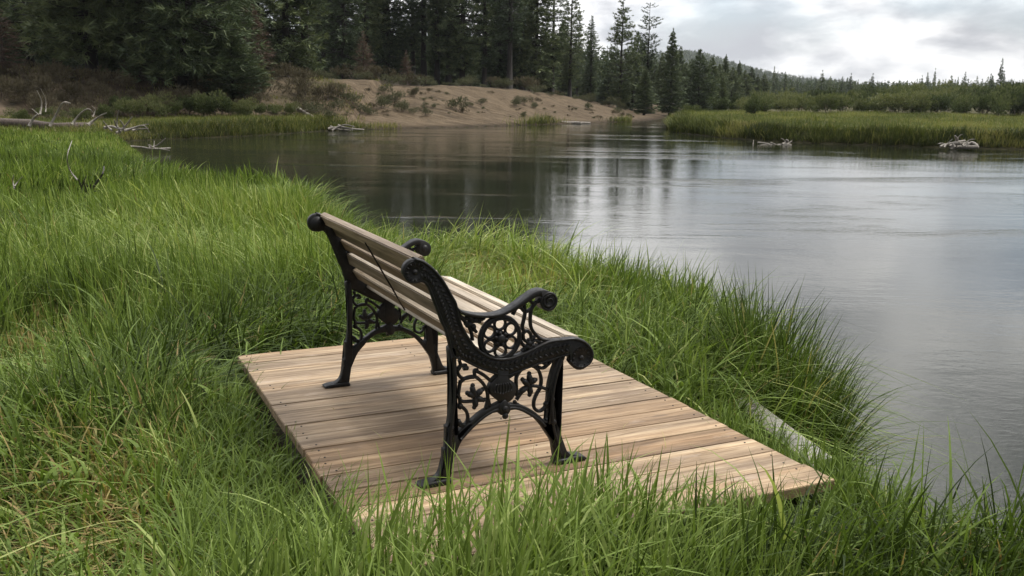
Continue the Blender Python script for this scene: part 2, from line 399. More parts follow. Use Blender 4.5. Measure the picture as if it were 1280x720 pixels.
for bd in [c for c in deck.children if c.name.startswith('deck_board')]:
    for xa in (.05, Wd/2, Wd-.05):
        for yy in (-bd['hw']+.028, bd['hw']-.028):
            if random.random() < .12: continue
            link('screw', nm, None, bd).location = (xa+random.uniform(-.01, .01), yy+random.uniform(-.008, .008), .0006)

for bd in deck.children:
    if 'hw' in bd: del bd['hw']
# ------------------------------------------------------------------ bench
BD = {'band':[(-0.6272,0.6979),(-0.6572,0.7098),(-0.6703,0.7331),(-0.6662,0.7552),(-0.6515,0.7695),(-0.6334,0.7735),(-0.6033,0.7626),(-0.5695,0.7358),(-0.5353,0.6943),(-0.5074,0.6461),(-0.492,0.6183),(-0.4827,0.5775),(-0.4683,0.5359),(-0.4431,0.4928),(-0.4104,0.4518),(-0.3626,0.4211),(-0.3255,0.4114),(-0.2806,0.412),(-0.2278,0.4252),(-0.1745,0.4442),(-0.1359,0.4544),(-0.0888,0.4546),(-0.0411,0.454),(-0.0003,0.4369),(0.025,0.4088),(0.0317,0.3825),(0.0187,0.3584),(-0.0135,0.3489),(-0.042,0.358),(-0.0587,0.378),(-0.0634,0.4002),(-0.095,0.3965),(-0.142,0.3873),(-0.1884,0.3783),(-0.2305,0.3689),(-0.2683,0.3592),(-0.3022,0.3526),(-0.3397,0.3627),(-0.3916,0.3855),(-0.4354,0.4099),(-0.4714,0.4311),(-0.4914,0.4367),(-0.5035,0.4584),(-0.5142,0.5),(-0.5247,0.5346),(-0.5352,0.5556),(-0.5456,0.5832),(-0.556,0.6106),(-0.5663,0.6377),(-0.5765,0.6648),(-0.5887,0.6885),(-0.6036,0.7013)],'arm':[(-0.492,0.6183),(-0.4757,0.5969),(-0.4437,0.5834),(-0.3934,0.5722),(-0.3424,0.571),(-0.3057,0.58),(-0.2688,0.5981),(-0.2317,0.6205),(-0.2018,0.6366),(-0.1715,0.6405),(-0.142,0.6292),(-0.1229,0.6081),(-0.1207,0.5856),(-0.1326,0.567),(-0.1542,0.564),(-0.1714,0.5739),(-0.1763,0.5882),(-0.1706,0.6051),(-0.177,0.6174),(-0.1953,0.6175),(-0.2238,0.604),(-0.2611,0.5837),(-0.3055,0.567),(-0.3422,0.5594),(-0.3933,0.5613),(-0.4436,0.5706),(-0.4757,0.5849),(-0.4877,0.6013)],'rear_leg':[(-0.5141,0.4685),(-0.5045,0.3996),(-0.5036,0.3385),(-0.5058,0.2697),(-0.5144,0.2052),(-0.5224,0.2009),(-0.5215,0.179),(-0.5239,0.1247),(-0.531,0.1219),(-0.5318,0.0867),(-0.5398,0.0565),(-0.5518,0.0309),(-0.5796,0.0144),(-0.6151,-0.0015),(-0.6206,-0.0146),(-0.6206,-0.0142),(-0.5147,-0.0187),(-0.5117,0.0042),(-0.5093,0.0197),(-0.5037,0.0585),(-0.4877,0.0993),(-0.4637,0.1469),(-0.4257,0.1884),(-0.4397,0.2022),(-0.4639,0.1861),(-0.488,0.1678),(-0.4936,0.1905),(-0.4907,0.26),(-0.4845,0.3362),(-0.4864,0.4051),(-0.4913,0.4661)],'arch':[(-0.4758,0.1408),(-0.4637,0.1469),(-0.4257,0.1884),(-0.3784,0.2195),(-0.3304,0.2255),(-0.3244,0.2152),(-0.3101,0.2116),(-0.2967,0.2161),(-0.291,0.2249),(-0.2528,0.2236),(-0.2182,0.2068),(-0.1873,0.1783),(-0.1559,0.1412),(-0.1238,0.0953),(-0.1102,0.085),(-0.1031,0.1499),(-0.1387,0.1591),(-0.1657,0.1833),(-0.2011,0.2142),(-0.2531,0.2421),(-0.2956,0.2509),(-0.3084,0.2669),(-0.3292,0.2578),(-0.3581,0.2482),(-0.395,0.2328),(-0.4259,0.212),(-0.4437,0.1989),(-0.4839,0.1695)],'front_leg':[(-0.0714,0.4023),(-0.09,0.3755),(-0.1038,0.333),(-0.112,0.2816),(-0.1142,0.2332),(-0.108,0.1998),(-0.1032,0.1541),(-0.0893,0.1356),(-0.084,0.1059),(-0.0723,0.075),(-0.0549,0.0364),(-0.0273,0.0262),(0.0051,0.0168),(0.0159,-0.0019),(0.0106,-0.0078),(-0.0444,-0.0107),(-0.1042,-0.0042),(-0.1052,0.0302),(-0.1171,0.0778),(-0.1265,0.0974),(-0.1559,0.1412),(-0.1652,0.1629),(-0.1478,0.1686),(-0.1374,0.1753),(-0.1381,0.2364),(-0.1353,0.2966),(-0.1193,0.3548),(-0.0968,0.3963)],'keystone':[(-0.3291,0.2538),(-0.3109,0.2688),(-0.2956,0.2509),(-0.2885,0.2325),(-0.2967,0.2161),(-0.3101,0.2116),(-0.3219,0.218),(-0.3322,0.2384)],'urn':[(-0.3374,0.3755),(-0.3395,0.3524),(-0.3616,0.3317),(-0.3673,0.3137),(-0.3611,0.2918),(-0.341,0.2727),(-0.3259,0.2613),(-0.2957,0.2573),(-0.2757,0.2713),(-0.266,0.2962),(-0.2715,0.3206),(-0.2945,0.3423),(-0.2975,0.3708)],'tubes':[[(-0.4687,0.3518),(-0.4734,0.3271),(-0.4756,0.2997),(-0.4635,0.2795),(-0.4296,0.275),(-0.3905,0.2745),(-0.3757,0.2749)],[(-0.471,0.3452),(-0.4495,0.3587),(-0.4181,0.3595),(-0.3936,0.3403),(-0.3762,0.3148),(-0.3684,0.2857),(-0.3707,0.2625),(-0.3754,0.2443)],[(-0.4808,0.3922),(-0.4759,0.3734),(-0.4591,0.3576),(-0.435,0.3583),(-0.4181,0.3595),(-0.4183,0.3803),(-0.4061,0.3812)],[(-0.4808,0.3922),(-0.4689,0.4023),(-0.4498,0.4024),(-0.4545,0.3892)],[(-0.4738,0.4234),(-0.4689,0.4046),(-0.4784,0.3897)],[(-0.4708,0.2944),(-0.4683,0.2662),(-0.4488,0.2449),(-0.4414,0.2205),(-0.4486,0.198),(-0.4655,0.1934),(-0.4801,0.2072),(-0.4849,0.2219)],[(-0.468,0.2008),(-0.4437,0.1926),(-0.4291,0.2046)],[(-0.4876,0.3081),(-0.4732,0.2993)],[(-0.4158,0.38),(-0.3865,0.3627),(-0.3567,0.3358)],[(-0.2579,0.2714),(-0.2611,0.3051),(-0.2616,0.3383),(-0.2468,0.3602),(-0.2267,0.372),(-0.2011,0.3715),(-0.1775,0.3544),(-0.1665,0.3268),(-0.1659,0.3028),(-0.1733,0.2869)],[(-0.2602,0.2573),(-0.2453,0.2769),(-0.2201,0.2976),(-0.1995,0.2998),(-0.1735,0.2941),(-0.1418,0.2805)],[(-0.1682,0.2886),(-0.1833,0.2665),(-0.1921,0.2435),(-0.19,0.2191),(-0.1714,0.2044),(-0.1507,0.2137),(-0.1448,0.2324)],[(-0.1237,0.3865),(-0.1389,0.3715),(-0.1595,0.3595),(-0.1804,0.3667)],[(-0.292,0.342),(-0.267,0.3531),(-0.2468,0.3602)],[(-0.3658,0.2713),(-0.3606,0.2517),(-0.3531,0.2413)],[(-0.2678,0.2536),(-0.2599,0.243),(-0.2522,0.2395)],[(-0.3616,0.3364),(-0.3469,0.3486),(-0.3346,0.3565)],[(-0.1572,0.3736),(-0.1496,0.3822)],[(-0.4886,0.6003),(-0.4697,0.5719),(-0.4459,0.5607),(-0.4317,0.5684)],[(-0.4721,0.5721),(-0.4458,0.5427),(-0.4313,0.5142),(-0.4263,0.4865)],[(-0.446,0.5697),(-0.4267,0.5319),(-0.4121,0.5124)],[(-0.4317,0.5684),(-0.398,0.5541),(-0.3836,0.5595)],[(-0.4553,0.5436),(-0.4268,0.55),(-0.3979,0.5473)],[(-0.1908,0.5975),(-0.2081,0.5759),(-0.2125,0.5439),(-0.2092,0.511),(-0.1934,0.4861),(-0.1698,0.465),(-0.136,0.4568)],[(-0.2388,0.5993),(-0.2331,0.5642),(-0.2376,0.5369),(-0.2422,0.5142),(-0.2369,0.4997)],[(-0.2796,0.5592),(-0.266,0.5809),(-0.251,0.5819),(-0.2382,0.5693)],[(-0.2331,0.5642),(-0.2106,0.5738),(-0.1933,0.5931),(-0.1707,0.6074)],[(-0.2363,0.5967),(-0.2189,0.6068),(-0.206,0.5942),(-0.1908,0.5952),(-0.1604,0.6066)],[(-0.2392,0.4907),(-0.2363,0.4717),(-0.2234,0.4611),(-0.2083,0.4689),(-0.2113,0.4879),(-0.2267,0.4987),(-0.2392,0.4907)],[(-0.2184,0.4652),(-0.1924,0.4438),(-0.1666,0.4411)],[(-0.2541,0.4782),(-0.2359,0.4483),(-0.2126,0.4318)],[(-0.2083,0.4689),(-0.1932,0.4767)],[(-0.2431,0.4304),(-0.218,0.4465),(-0.1929,0.4626),(-0.172,0.4511)]],'leaves':[[(-0.4176,0.2921),(-0.4251,0.3164),(-0.4252,0.3303)],[(-0.4127,0.2938),(-0.3981,0.3059),(-0.3884,0.3117)],[(-0.4176,0.2921),(-0.4371,0.3016),(-0.4444,0.3058)],[(-0.4126,0.2868),(-0.3954,0.2775),(-0.3856,0.2739)],[(-0.4175,0.2874),(-0.4149,0.2637),(-0.4187,0.2525)],[(-0.21,0.3082),(-0.2115,0.3323),(-0.2134,0.3468)],[(-0.205,0.3124),(-0.1938,0.3206),(-0.1886,0.3209)],[(-0.2151,0.3041),(-0.2308,0.3203),(-0.2386,0.3284)],[(-0.2201,0.3),(-0.2404,0.2882),(-0.2505,0.2823)],[(-0.2108,0.2988),(-0.2084,0.2817),(-0.2102,0.27)],[(-0.4316,0.5504),(-0.4364,0.5644),(-0.446,0.5697)],[(-0.4315,0.5459),(-0.4458,0.5382)],[(-0.4268,0.55),(-0.4125,0.5622)],[(-0.4267,0.5409),(-0.4218,0.5224)],[(-0.2155,0.4485),(-0.2184,0.4652)],[(-0.2155,0.4462),(-0.2331,0.4387)],[(-0.2078,0.4454),(-0.1924,0.4438)],[(-0.2103,0.4409),(-0.2024,0.4307)],[(-0.4593,0.3966),(-0.4473,0.3929)],[(-0.1546,0.3709),(-0.1523,0.3825)],[(-0.4801,0.2143),(-0.4728,0.2062)],[(-0.1485,0.2329),(-0.1431,0.2273)],[(-0.4707,0.2712),(-0.4707,0.2596)]],'ring_c':[(-0.3265,0.4844)],'ring_pts':[(-0.4071,0.496),(-0.2501,0.4801),(-0.329,0.5582),(-0.3254,0.41)],'petals':[(-0.3272,0.5338),(-0.2872,0.5116),(-0.2865,0.4652),(-0.3244,0.4391),(-0.364,0.4609),(-0.366,0.5087)],'scroll_back':[(-0.6317,0.7323)],'scroll_seat':[(-0.0147,0.384)],'scroll_arm':[(-0.1505,0.5979)],'rim_front':[(-0.6334,0.7735),(-0.6033,0.7626),(-0.5695,0.7358),(-0.5353,0.6943),(-0.5074,0.6461),(-0.492,0.6183),(-0.4827,0.5775),(-0.4683,0.5359),(-0.4431,0.4928),(-0.4104,0.4518),(-0.3626,0.4211),(-0.3255,0.4114),(-0.2806,0.412),(-0.2278,0.4252),(-0.1745,0.4442),(-0.1359,0.4544),(-0.0888,0.4546),(-0.0411,0.454),(-0.0003,0.4369),(0.025,0.4088),(0.0317,0.3825),(0.0187,0.3584),(-0.0135,0.3489),(-0.042,0.358),(-0.0587,0.378)]}
BL = 1.191; PHI = R(26.083)
bench = empty('park_bench', (0.262, 3.255, 0.0), PHI)
tag(bench, 'black cast iron bench with worn wooden slats facing the river', 'bench')
def b3(p, y): return np.array([p[0], y, p[1]])
def plate(outline, y0, y1, sub=4, inset=.0025):
    """extruded outline (local x,z) with chamfered rims, closed curve smoothed"""
    P = catmull(outline, sub, True); n = len(P)
    area = .5*sum(P[i][0]*P[(i+1) % n][1]-P[(i+1) % n][0]*P[i][1] for i in range(n))
    if area < 0: P = P[::-1]
    T = np.roll(P, -1, 0)-np.roll(P, 1, 0); T /= np.linalg.norm(T, axis=1)[:, None]+1e-9
    N = np.stack([-T[:, 1], T[:, 0]], -1)          # inward
    Q = P+N*inset
    bm = bmesh.new(); rings = []
    for pts, y in ((Q, y0), (P, y0+inset), (P, y1-inset), (Q, y1)):
        rings.append([bm.verts.new((p[0], y, p[1])) for p in pts])
    for a, c in zip(rings, rings[1:]):
        for i in range(n):
            f = bm.faces.new((a[i], a[(i+1) % n], c[(i+1) % n], c[i])); f.smooth = True
    bm.faces.new(rings[0]); bm.faces.new(rings[3][::-1])
    bmesh.ops.triangulate(bm, faces=[f for f in bm.faces if len(f.verts) > 4], ngon_method='EAR_CLIP')
    bmesh.ops.recalc_face_normals(bm, faces=bm.faces)
    bm.verts.ensure_lookup_table(); bm.faces.ensure_lookup_table()
    V = np.array([w.co[:] for w in bm.verts]); F = []
    for f in bm.faces:
        q = [w.index for w in f.verts]
        F.append(q if len(q) == 4 else q+[q[-1]])
    bm.free()
    return V, np.array(F)
def rimt(path, y, r, sub=3, closed=False, sq=1.0):
    P = catmull(path, sub, closed); return tube([b3(p, y) for p in P], r, 8, closed, sq, (0, 1, 0))
def blob(c, r, y, ry, rot=0, el=1.0, seg=8):
    V = []; F = []; rows = 5
    for i in range(rows+1):
        ph = math.pi*i/rows
        for k in range(seg):
            th = 2*math.pi*k/seg; a = r*el*math.sin(ph)*math.cos(th); bz = r*math.sin(ph)*math.sin(th)
            V.append((c[0]+a*math.cos(rot)-bz*math.sin(rot), y+ry*math.cos(ph), c[1]+a*math.sin(rot)+bz*math.cos(rot)))
    for i in range(rows):
        for k in range(seg):
            l_ = (k+1) % seg; F.append((i*seg+k, i*seg+l_, (i+1)*seg+l_, (i+1)*seg+k))
    return np.array(V), np.array(F)
def circle(c, r, n=20, rx=1.0): return [(c[0]+r*rx*math.cos(2*math.pi*k/n), c[1]+r*math.sin(2*math.pi*k/n)) for k in range(n)]
def spiral(c, r0, turns, a0, cw=1, n=26, rend=.25):
    return [(c[0]+r0*(1-(1-rend)*k/n)*math.cos(a0+cw*2*math.pi*turns*k/n), c[1]+r0*(1-(1-rend)*k/n)*math.sin(a0+cw*2*math.pi*turns*k/n)) for k in range(n+1)]
# all local y: 0 = outer face of the near frame, growing inward
def frame_parts():
    D = BD; out = {}
    band = [plate(D['band'], .006, .030)]
    band.append(rimt(D['rim_front'], .016, .0065, sq=2.6))
    rear = D['band'][-22:]+D['band'][:1]
    band.append(rimt(rear, .014, .005, sq=2.2))
    # cast leaf relief along the band
    fr_ = catmull(D['rim_front'][1:18], 6); br_ = catmull(list(reversed(rear)), 6)
    K = 44
    for k in range(1, K):
        t = k/K; a = fr_[int(t*(len(fr_)-1))]; c = br_[int(t*(len(br_)-1))]
        dx = fr_[min(int(t*(len(fr_)-1))+2, len(fr_)-1)]-a; ang = math.atan2(dx[1], dx[0])
        for q, s in ((.32, .7), (.68, -.7)):
            p = a*(1-q)+c*q
            band.append(blob(p, .0050, .005, .0045, ang+s, 1.9, 6))
    for cc, r in ((D['scroll_back'][0], .034), (D['scroll_seat'][0], .041)):
        for r_ in (1.0, .55): band.append(rimt(circle(cc, r*r_ , 20), .008, .0042, 1, True))
        band.append(blob(cc, .010, .004, .007))
        for k in range(12):
            a = 2*math.pi*k/12; p = (cc[0]+r*.76*math.cos(a), cc[1]+r*.76*math.sin(a)); band.append(blob(p, .0035, .006, .004, a, 2.0, 6))
    # wide rolled ends
    for cc, r in ((D['scroll_back'][0], .030), (D['scroll_seat'][0], .036)):
        band.append(tube([(cc[0], .004, cc[1]), (cc[0], .048, cc[1])], r, 18))
    arch = [plate(D['arch'], .006, .034), plate(D['keystone'], .000, .036), plate(D['urn'], .004, .032)]
    arch.append(rimt([(-.47, .150), (-.44, .178), (-.4257, .190), (-.385, .218), (-.345, .234), (-.30, .236), (-.255, .228), (-.215, .205), (-.175, .175), (-.15, .150)], .007, .0055))
    arch.append(blob(D['keystone'][5], .012, .000, .006)); kc = np.mean(D['keystone'], 0); arch.append(blob(kc, .013, -.001, .007))
    uc = np.mean(D['urn'], 0)
    for k in range(-3, 4): arch.append(rimt([(uc[0]+k*.010, uc[1]-.022+abs(k)*.003), (uc[0]+k*.0115, uc[1]), (uc[0]+k*.008, uc[1]+.016)], .004, .0032, 2))
    out['end_frame'] = band+arch
    arm = [plate(D['arm'], .000, .048, 3)]
    c = D['scroll_arm'][0]; arm.append(tube([(c[0], -.002, c[1]), (c[0], .050, c[1])], .017, 14)); arm.append(rimt(circle(c, .029, 18), .002, .005, 1, True))
    arm.append(rimt(spiral(c, .024, 1.4, 1.2), -.001, .0035, 1)); arm.append(tube([(c[0], .001, c[1]), (c[0], .046, c[1])], .031, 16))
    out['armrest'] = arm
    def foot(pts): return pts
    rl = [plate(D['rear_leg'], .006, .038, 3)]
    rl.append(rimt([(-.4995, .44), (-.495, .33), (-.498, .26), (-.507, .20), (-.510, .15), (-.517, .10), (-.527, .055)], .006, .006))
    rl.append(blob((-.505, .195), .010, .006, .006)); 
    rl.append(plate([(-.60, .000), (-.622, .006), (-.60, .014), (-.55, .017), (-.512, .016), (-.508, .0), (-.55, .0)], -.004, .048, 3))
    out['leg_a'] = rl
    fl = [plate(D['front_leg'], .006, .038, 3)]
    fl.append(rimt([(-.085, .395), (-.105, .35), (-.120, .29), (-.127, .23), (-.123, .18), (-.115, .13), (-.10, .08), (-.085, .03)], .006, .006))
    fl.append(blob((-.118, .160), .012, .006, .006)); fl.append(blob((-.124, .245), .009, .006, .006))
    fl.append(plate([(-.100, .0), (-.103, .016), (-.06, .018), (-.01, .021), (.014, .012), (.016, .003), (-.01, .0), (-.05, .0)], -.004, .048, 3))
    out['leg_b'] = fl
    pass
    for key, tids, lids in (('scrollwork', range(0, 18), list(range(10))+list(range(18, 23))), ('rear_arm_scrollwork', range(18, 23), range(10, 14)), ('front_arm_scrollwork', range(23, 99), range(14, 18))):
        sc = [rimt(t, .018, .0062, 4, sq=1.5) for k_, t in enumerate(D['tubes']) if k_ in tids]
        for k_, t in enumerate(D['leaves']):
            if k_ not in lids: continue
            P = catmull(t, 4); n = len(P); rr = [.004+.0065*math.sin(math.pi*min(1, .15+.85*k/(n-1))) for k in range(n)]
            sc.append(tube([b3(p, .016) for p in P], rr, 8, False, 1.3, (0, 1, 0)))
            sc.append(blob(P[-1], .0085, .016, .008))
        out[key] = sc
    rc = (-.3268, .4842); md = [rimt(circle(rc, .0735, 30), .016, .0075, 1, True, 1.5), rimt(circle(rc, .066, 30), .008, .0035, 1, True)]
    for p in D['petals']:
        md.append(rimt(circle(p, .0205, 16), .016, .0048, 1, True, 1.7))
    md.append(tube([(rc[0], .004, rc[1]), (rc[0], .030, rc[1])], .026, 18)); md.append(blob(rc, .017, .003, .008))
    for k in range(6):
        a = math.pi/6+k*math.pi/3+.25; md.append(blob((rc[0]+.020*math.cos(a), rc[1]+.020*math.sin(a)), .0075, .003, .005))
    out['flower_medallion'] = md
    return out
FP = frame_parts(); FM = {k: tubes_mesh(k, vv) for k, vv in FP.items()}
for me in FM.values(): me.materials.append(IRON)
for far in (0, 1):
    ef = link('end_frame', FM['end_frame'], None, bench)
    if far: ef.location = (0, BL+.040, 0); ef.scale = (1, -1, 1)
    for key, nm_ in (('armrest', 'armrest'), ('leg_a', 'leg'), ('leg_b', 'leg'), ('scrollwork', 'scrollwork'), ('rear_arm_scrollwork', 'arm_scrollwork'), ('front_arm_scrollwork', 'arm_scrollwork'), ('flower_medallion', 'flower_medallion')):
        link(nm_, FM[key], None, ef)
ARC = catmull(BD['rim_front'], 10); SEG = np.concatenate([[0], np.cumsum(np.linalg.norm(np.diff(ARC, axis=0), axis=1))])
def arc(s):
    p = np.array([np.interp(s, SEG, ARC[:, 0]), np.interp(s, SEG, ARC[:, 1])]); q = np.array([np.interp(s+.02, SEG, ARC[:, 0]), np.interp(s+.02, SEG, ARC[:, 1])])-np.array([np.interp(s-.02, SEG, ARC[:, 0]), np.interp(s-.02, SEG, ARC[:, 1])])
    return p, q/np.linalg.norm(q)
def slat(name, s, w, th, off, y0=.028, y1=BL+.012):
    p, t = arc(s); t = arc(max(s, .17))[1]; nn = np.array([t[1], -t[0]])    # below/behind the rim
    c = p+nn*off
    me = box_mesh(name, -w/2, w/2, y0, y1, -th/2, th/2, .004)
    me.materials.append(SLATW); me.materials.append(SLAT_SHADE)
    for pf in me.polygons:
        if pf.normal.z < -.6 and s > .1: pf.material_index = 1      # rear and under faces painted browner and darker for their shade
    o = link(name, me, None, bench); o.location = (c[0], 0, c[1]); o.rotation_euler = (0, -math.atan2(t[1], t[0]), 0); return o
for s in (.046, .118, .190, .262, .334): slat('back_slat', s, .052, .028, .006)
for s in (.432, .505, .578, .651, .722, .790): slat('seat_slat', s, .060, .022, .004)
# thin strap that ties the back slats together behind
pts = []
for s in (.045, .37):
    p, t = arc(s); nn = np.array([t[1], -t[0]]); c = p+nn*.023; pts.append((c[0], BL*.51, c[1]))
link('tie_strap', tubes_mesh('tie_strap', [tube(np.array(pts), .0032, 8)]), IRON, bench)
# ------------------------------------------------------------------ grass
def blades(P, H, W, az, lean, tint, segs=5, droop=.25, twist=.6):
    n = len(P); t = np.linspace(0, 1, segs+1)[None, :]; dx = np.cos(az)[:, None]; dy = np.sin(az)[:, None]
    Hh = H[:, None]; L = lean[:, None]
    off = Hh*L*(t**1.7)
    cx = P[:, 0:1]+dx*off; cy = P[:, 1:2]+dy*off
    cz = P[:, 2:3]+Hh*(t*(1-.28*np.minimum(L, 1.6)*t) - droop*np.minimum(L, 1.6)*t**3.0)
    wv_ = az+math.pi/2+rng.normal(0, twist, n); prof = np.clip(.55+1.6*t, 0, 1)*np.power(np.clip(1-t, 0, 1), .7)+.04
    hw = W[:, None]*.5*prof; wx_ = np.cos(wv_)[:, None]*hw; wy_ = np.sin(wv_)[:, None]*hw
    A = np.stack([cx-wx_, cy-wy_, cz], -1); B = np.stack([cx+wx_, cy+wy_, cz], -1)
    V = np.stack([A, B], 2).reshape(-1, 3)
    base = (np.arange(n)*(segs+1)*2)[:, None]; k = np.arange(segs)[None, :]*2
    F = np.stack([base+k, base+k+1, base+k+3, base+k+2], -1).reshape(-1, 4)
    return V, F, np.repeat(tint, (segs+1)*2)
def join_np(name, lst, mat, smooth=False):
    V = []; F = []; T = []; n = 0
    for a, b_, c in lst: V.append(a); F.append(b_+n); T.append(c); n += len(a)
    me = mesh_np(name, np.concatenate(V), np.concatenate(F), smooth, {'tint': np.concatenate(T)})
    return link(name, me, mat)
def local_uv(x, y): return x*u[0]+y*u[1], x*v[0]+y*v[1]
def on_deck(x, y, m=0.0):
    a, c = local_uv(x, y); return (a > U_L-m) & (a < U_R+m) & (c > V_F-m) & (c < V_F+NB*BW+m)
def scatter(x0, x1, y0, y1, dens):
    n = int((x1-x0)*(y1-y0)*dens); return rng.uniform(x0, x1, n), rng.uniform(y0, y1, n)
def in_view(x, y, m=0.35, zt=0.0):
    f = y*cp+(HCAM-zt)*sp; return (f > .3) & (np.abs(x)/np.maximum(f, .1) < 640/FPX+m/np.maximum(f, .5)+.02)
def field(x, y):
    """tint, height, lean azimuth, lean amount fields for the near meadow"""
    a = fbm(x*.55+3, y*.45, 41); b_ = fbm(x*1.5, y*1.2, 42); c = fbm(x*.28, y*.22+9, 43)
    tint = .30+.45*(a-.5)+.35*(c-.5)+.2*(b_-.5)
    az = 2*math.pi*(fbm(x*.35, y*.3, 44)*1.3)+.3
    lean = .22+.55*sstep(.45, .75, fbm(x*.8, y*.7, 45))
    h = .42+.28*(fbm(x*.7, y*.6, 46)-.5)+.10*(b_-.5)
    return tint, h, az, lean
lst = []
def add_grass(x, y, hmul=1, wmul=1, segs=5, wid=(.006, .017), dt=0.0, leanmul=1, straw=.06, spread=1.3, dmin=0.0):
    d = shore(x, y); k = (d > dmin) & in_view(x, y) & ~on_deck(x, y, .012); x, y, d = x[k], y[k], d[k]
    tint, h, az, lean = field(x, y); n = len(x)
    z = ground(x, y)-.02
    du, dv = local_uv(x, y)
    # shorter, trampled and drier left of the deck, front-left corner of the view
    q = np.maximum(sstep(1.25, .35, np.hypot((x+1.05)*.9, y-3.15)), .8*sstep(.56, .72, fbm(x*1.1+5, y*.9, 91))*(y < 8)); h = h*(1-.55*q); tint = tint+.12*q; st = straw+.5*q
    # dense dark, strongly leaning sweep behind the deck's left corner
    q2 = sstep(1.0, .3, np.hypot(x+1.15, (y-4.9)*.55)); tint = tint-.20*q2; az = az*(1-q2)+(-.5)*q2; lean = lean+.45*q2; h = h*(1+.15*q2)
    # light and yellowish stretch further up the field
    q3 = sstep(6, 8.5, y)*sstep(22, 12, y)*sstep(-6, -2, x); tint = tint+.20*q3
    tint = tint+.12*sstep(12, 22, y); h = h*np.interp(y, [9, 16, 24, 32], [1, .85, .62, .42])
    # fresh blue-green on the far left
    q4 = sstep(-1.6, -3.2, x)*sstep(9, 5, y); tint = tint-.08*q4; 
    # close to the deck edge keep blades low enough to see the boards
    rim = np.maximum(np.maximum(U_L-du, du-U_R), np.maximum(V_F-dv, dv-(V_F+NB*BW)))
    h = h*(.42+.58*sstep(.0, .45, rim)) if True else h
    h = np.where((dv < V_F) & (du > .0), h*1.0, h)
    h = h*np.clip(rng.normal(1, .24, n), .35, 1.7)*hmul
    # the bank edge grows tall
    h = h*(1+.25*sstep(.9, .1, d)*(y < 12))
    sx_, sy_ = at(110, 235, 12.5)[:2]; h = h*(1-.65*sstep(.9, .3, np.hypot(x-sx_, (y-sy_+.6)*.6)))
    # limit the blades right in front of the lens
    lim = np.clip(.62+.9*sstep(1.9, 3.4, np.hypot(x, y)), 0, 1.5); h = np.minimum(h, lim*.6)
    tint = np.clip(tint+dt+rng.normal(0, .17, n), 0, .84)
    dead = rng.random(n) < st; tint = np.where(dead, rng.uniform(.88, 1, n), tint); h = np.where(dead, h*.75, h)
    az = az+rng.normal(0, spread, n); lean = np.clip(lean*leanmul*rng.lognormal(0, .65, n), .05, 1.6)
    W = rng.uniform(wid[0], wid[1], n)*wmul
    lst.append(blades(np.stack([x, y, z], -1), h, W, az, lean, tint, segs))
    return n
tot = 0
# clump-biased scatter near the camera, thinning with distance while the blades get wider
def clumpy(x0, x1, y0, y1, dens, cl=.5, nper=14, r=.05):
    n = int((x1-x0)*(y1-y0)*dens); m = int(n*cl/nper); cx = rng.uniform(x0, x1, m); cy = rng.uniform(y0, y1, m)
    a = (np.repeat(cx, nper)+rng.normal(0, r, m*nper), np.repeat(cy, nper)+rng.normal(0, r, m*nper)); b_ = scatter(x0, x1, y0, y1, dens*(1-cl))
    return np.concatenate([a[0], b_[0]]), np.concatenate([a[1], b_[1]])
tot += add_grass(*clumpy(-2.8, 3.0, 1.5, 4.2, 2700), segs=6)
tot += add_grass(*clumpy(-4.3, 4.0, 4.2, 7.5, 2100, nper=16, r=.07), wmul=1.1, segs=5)
tot += add_grass(*clumpy(-7.5, 3.0, 7.5, 12, 1500, nper=18, r=.09), wmul=1.4, segs=4)
tot += add_grass(*clumpy(-12, 0, 12, 20, 620, nper=18, r=.12), wmul=2.1, segs=4)
tot += add_grass(*clumpy(-20, -4, 20, 36.5, 240, nper=18, r=.16), wmul=3.6, segs=3, hmul=.9)
# longer arching blades, highlights put into a lighter tint above the rest
tot += add_grass(*scatter(-2.8, 3.0, 1.5, 4.5, 330), hmul=1.3, wmul=1.35, segs=7, dt=.16, leanmul=2.4, straw=.10, dmin=.45)
tot += add_grass(*scatter(-5, 4.0, 4.5, 9, 260), hmul=1.25, wmul=1.35, segs=6, dt=.17, leanmul=2.4, straw=.08, dmin=.45)
tot += add_grass(*scatter(-9, 2.0, 9, 16, 110), hmul=1.2, wmul=2.2, segs=5, dt=.18, leanmul=2.2, straw=.06, dmin=.45)
# low litter and short dead blades
for (X0, X1, Y0, Y1, dn) in ((-2.8, 3.0, 1.5, 4.5, 1500), (-4.3, 4, 4.5, 8, 500)):
    tot += add_grass(*scatter(X0, X1, Y0, Y1, dn), hmul=.45, segs=3, straw=.8, leanmul=2.2)
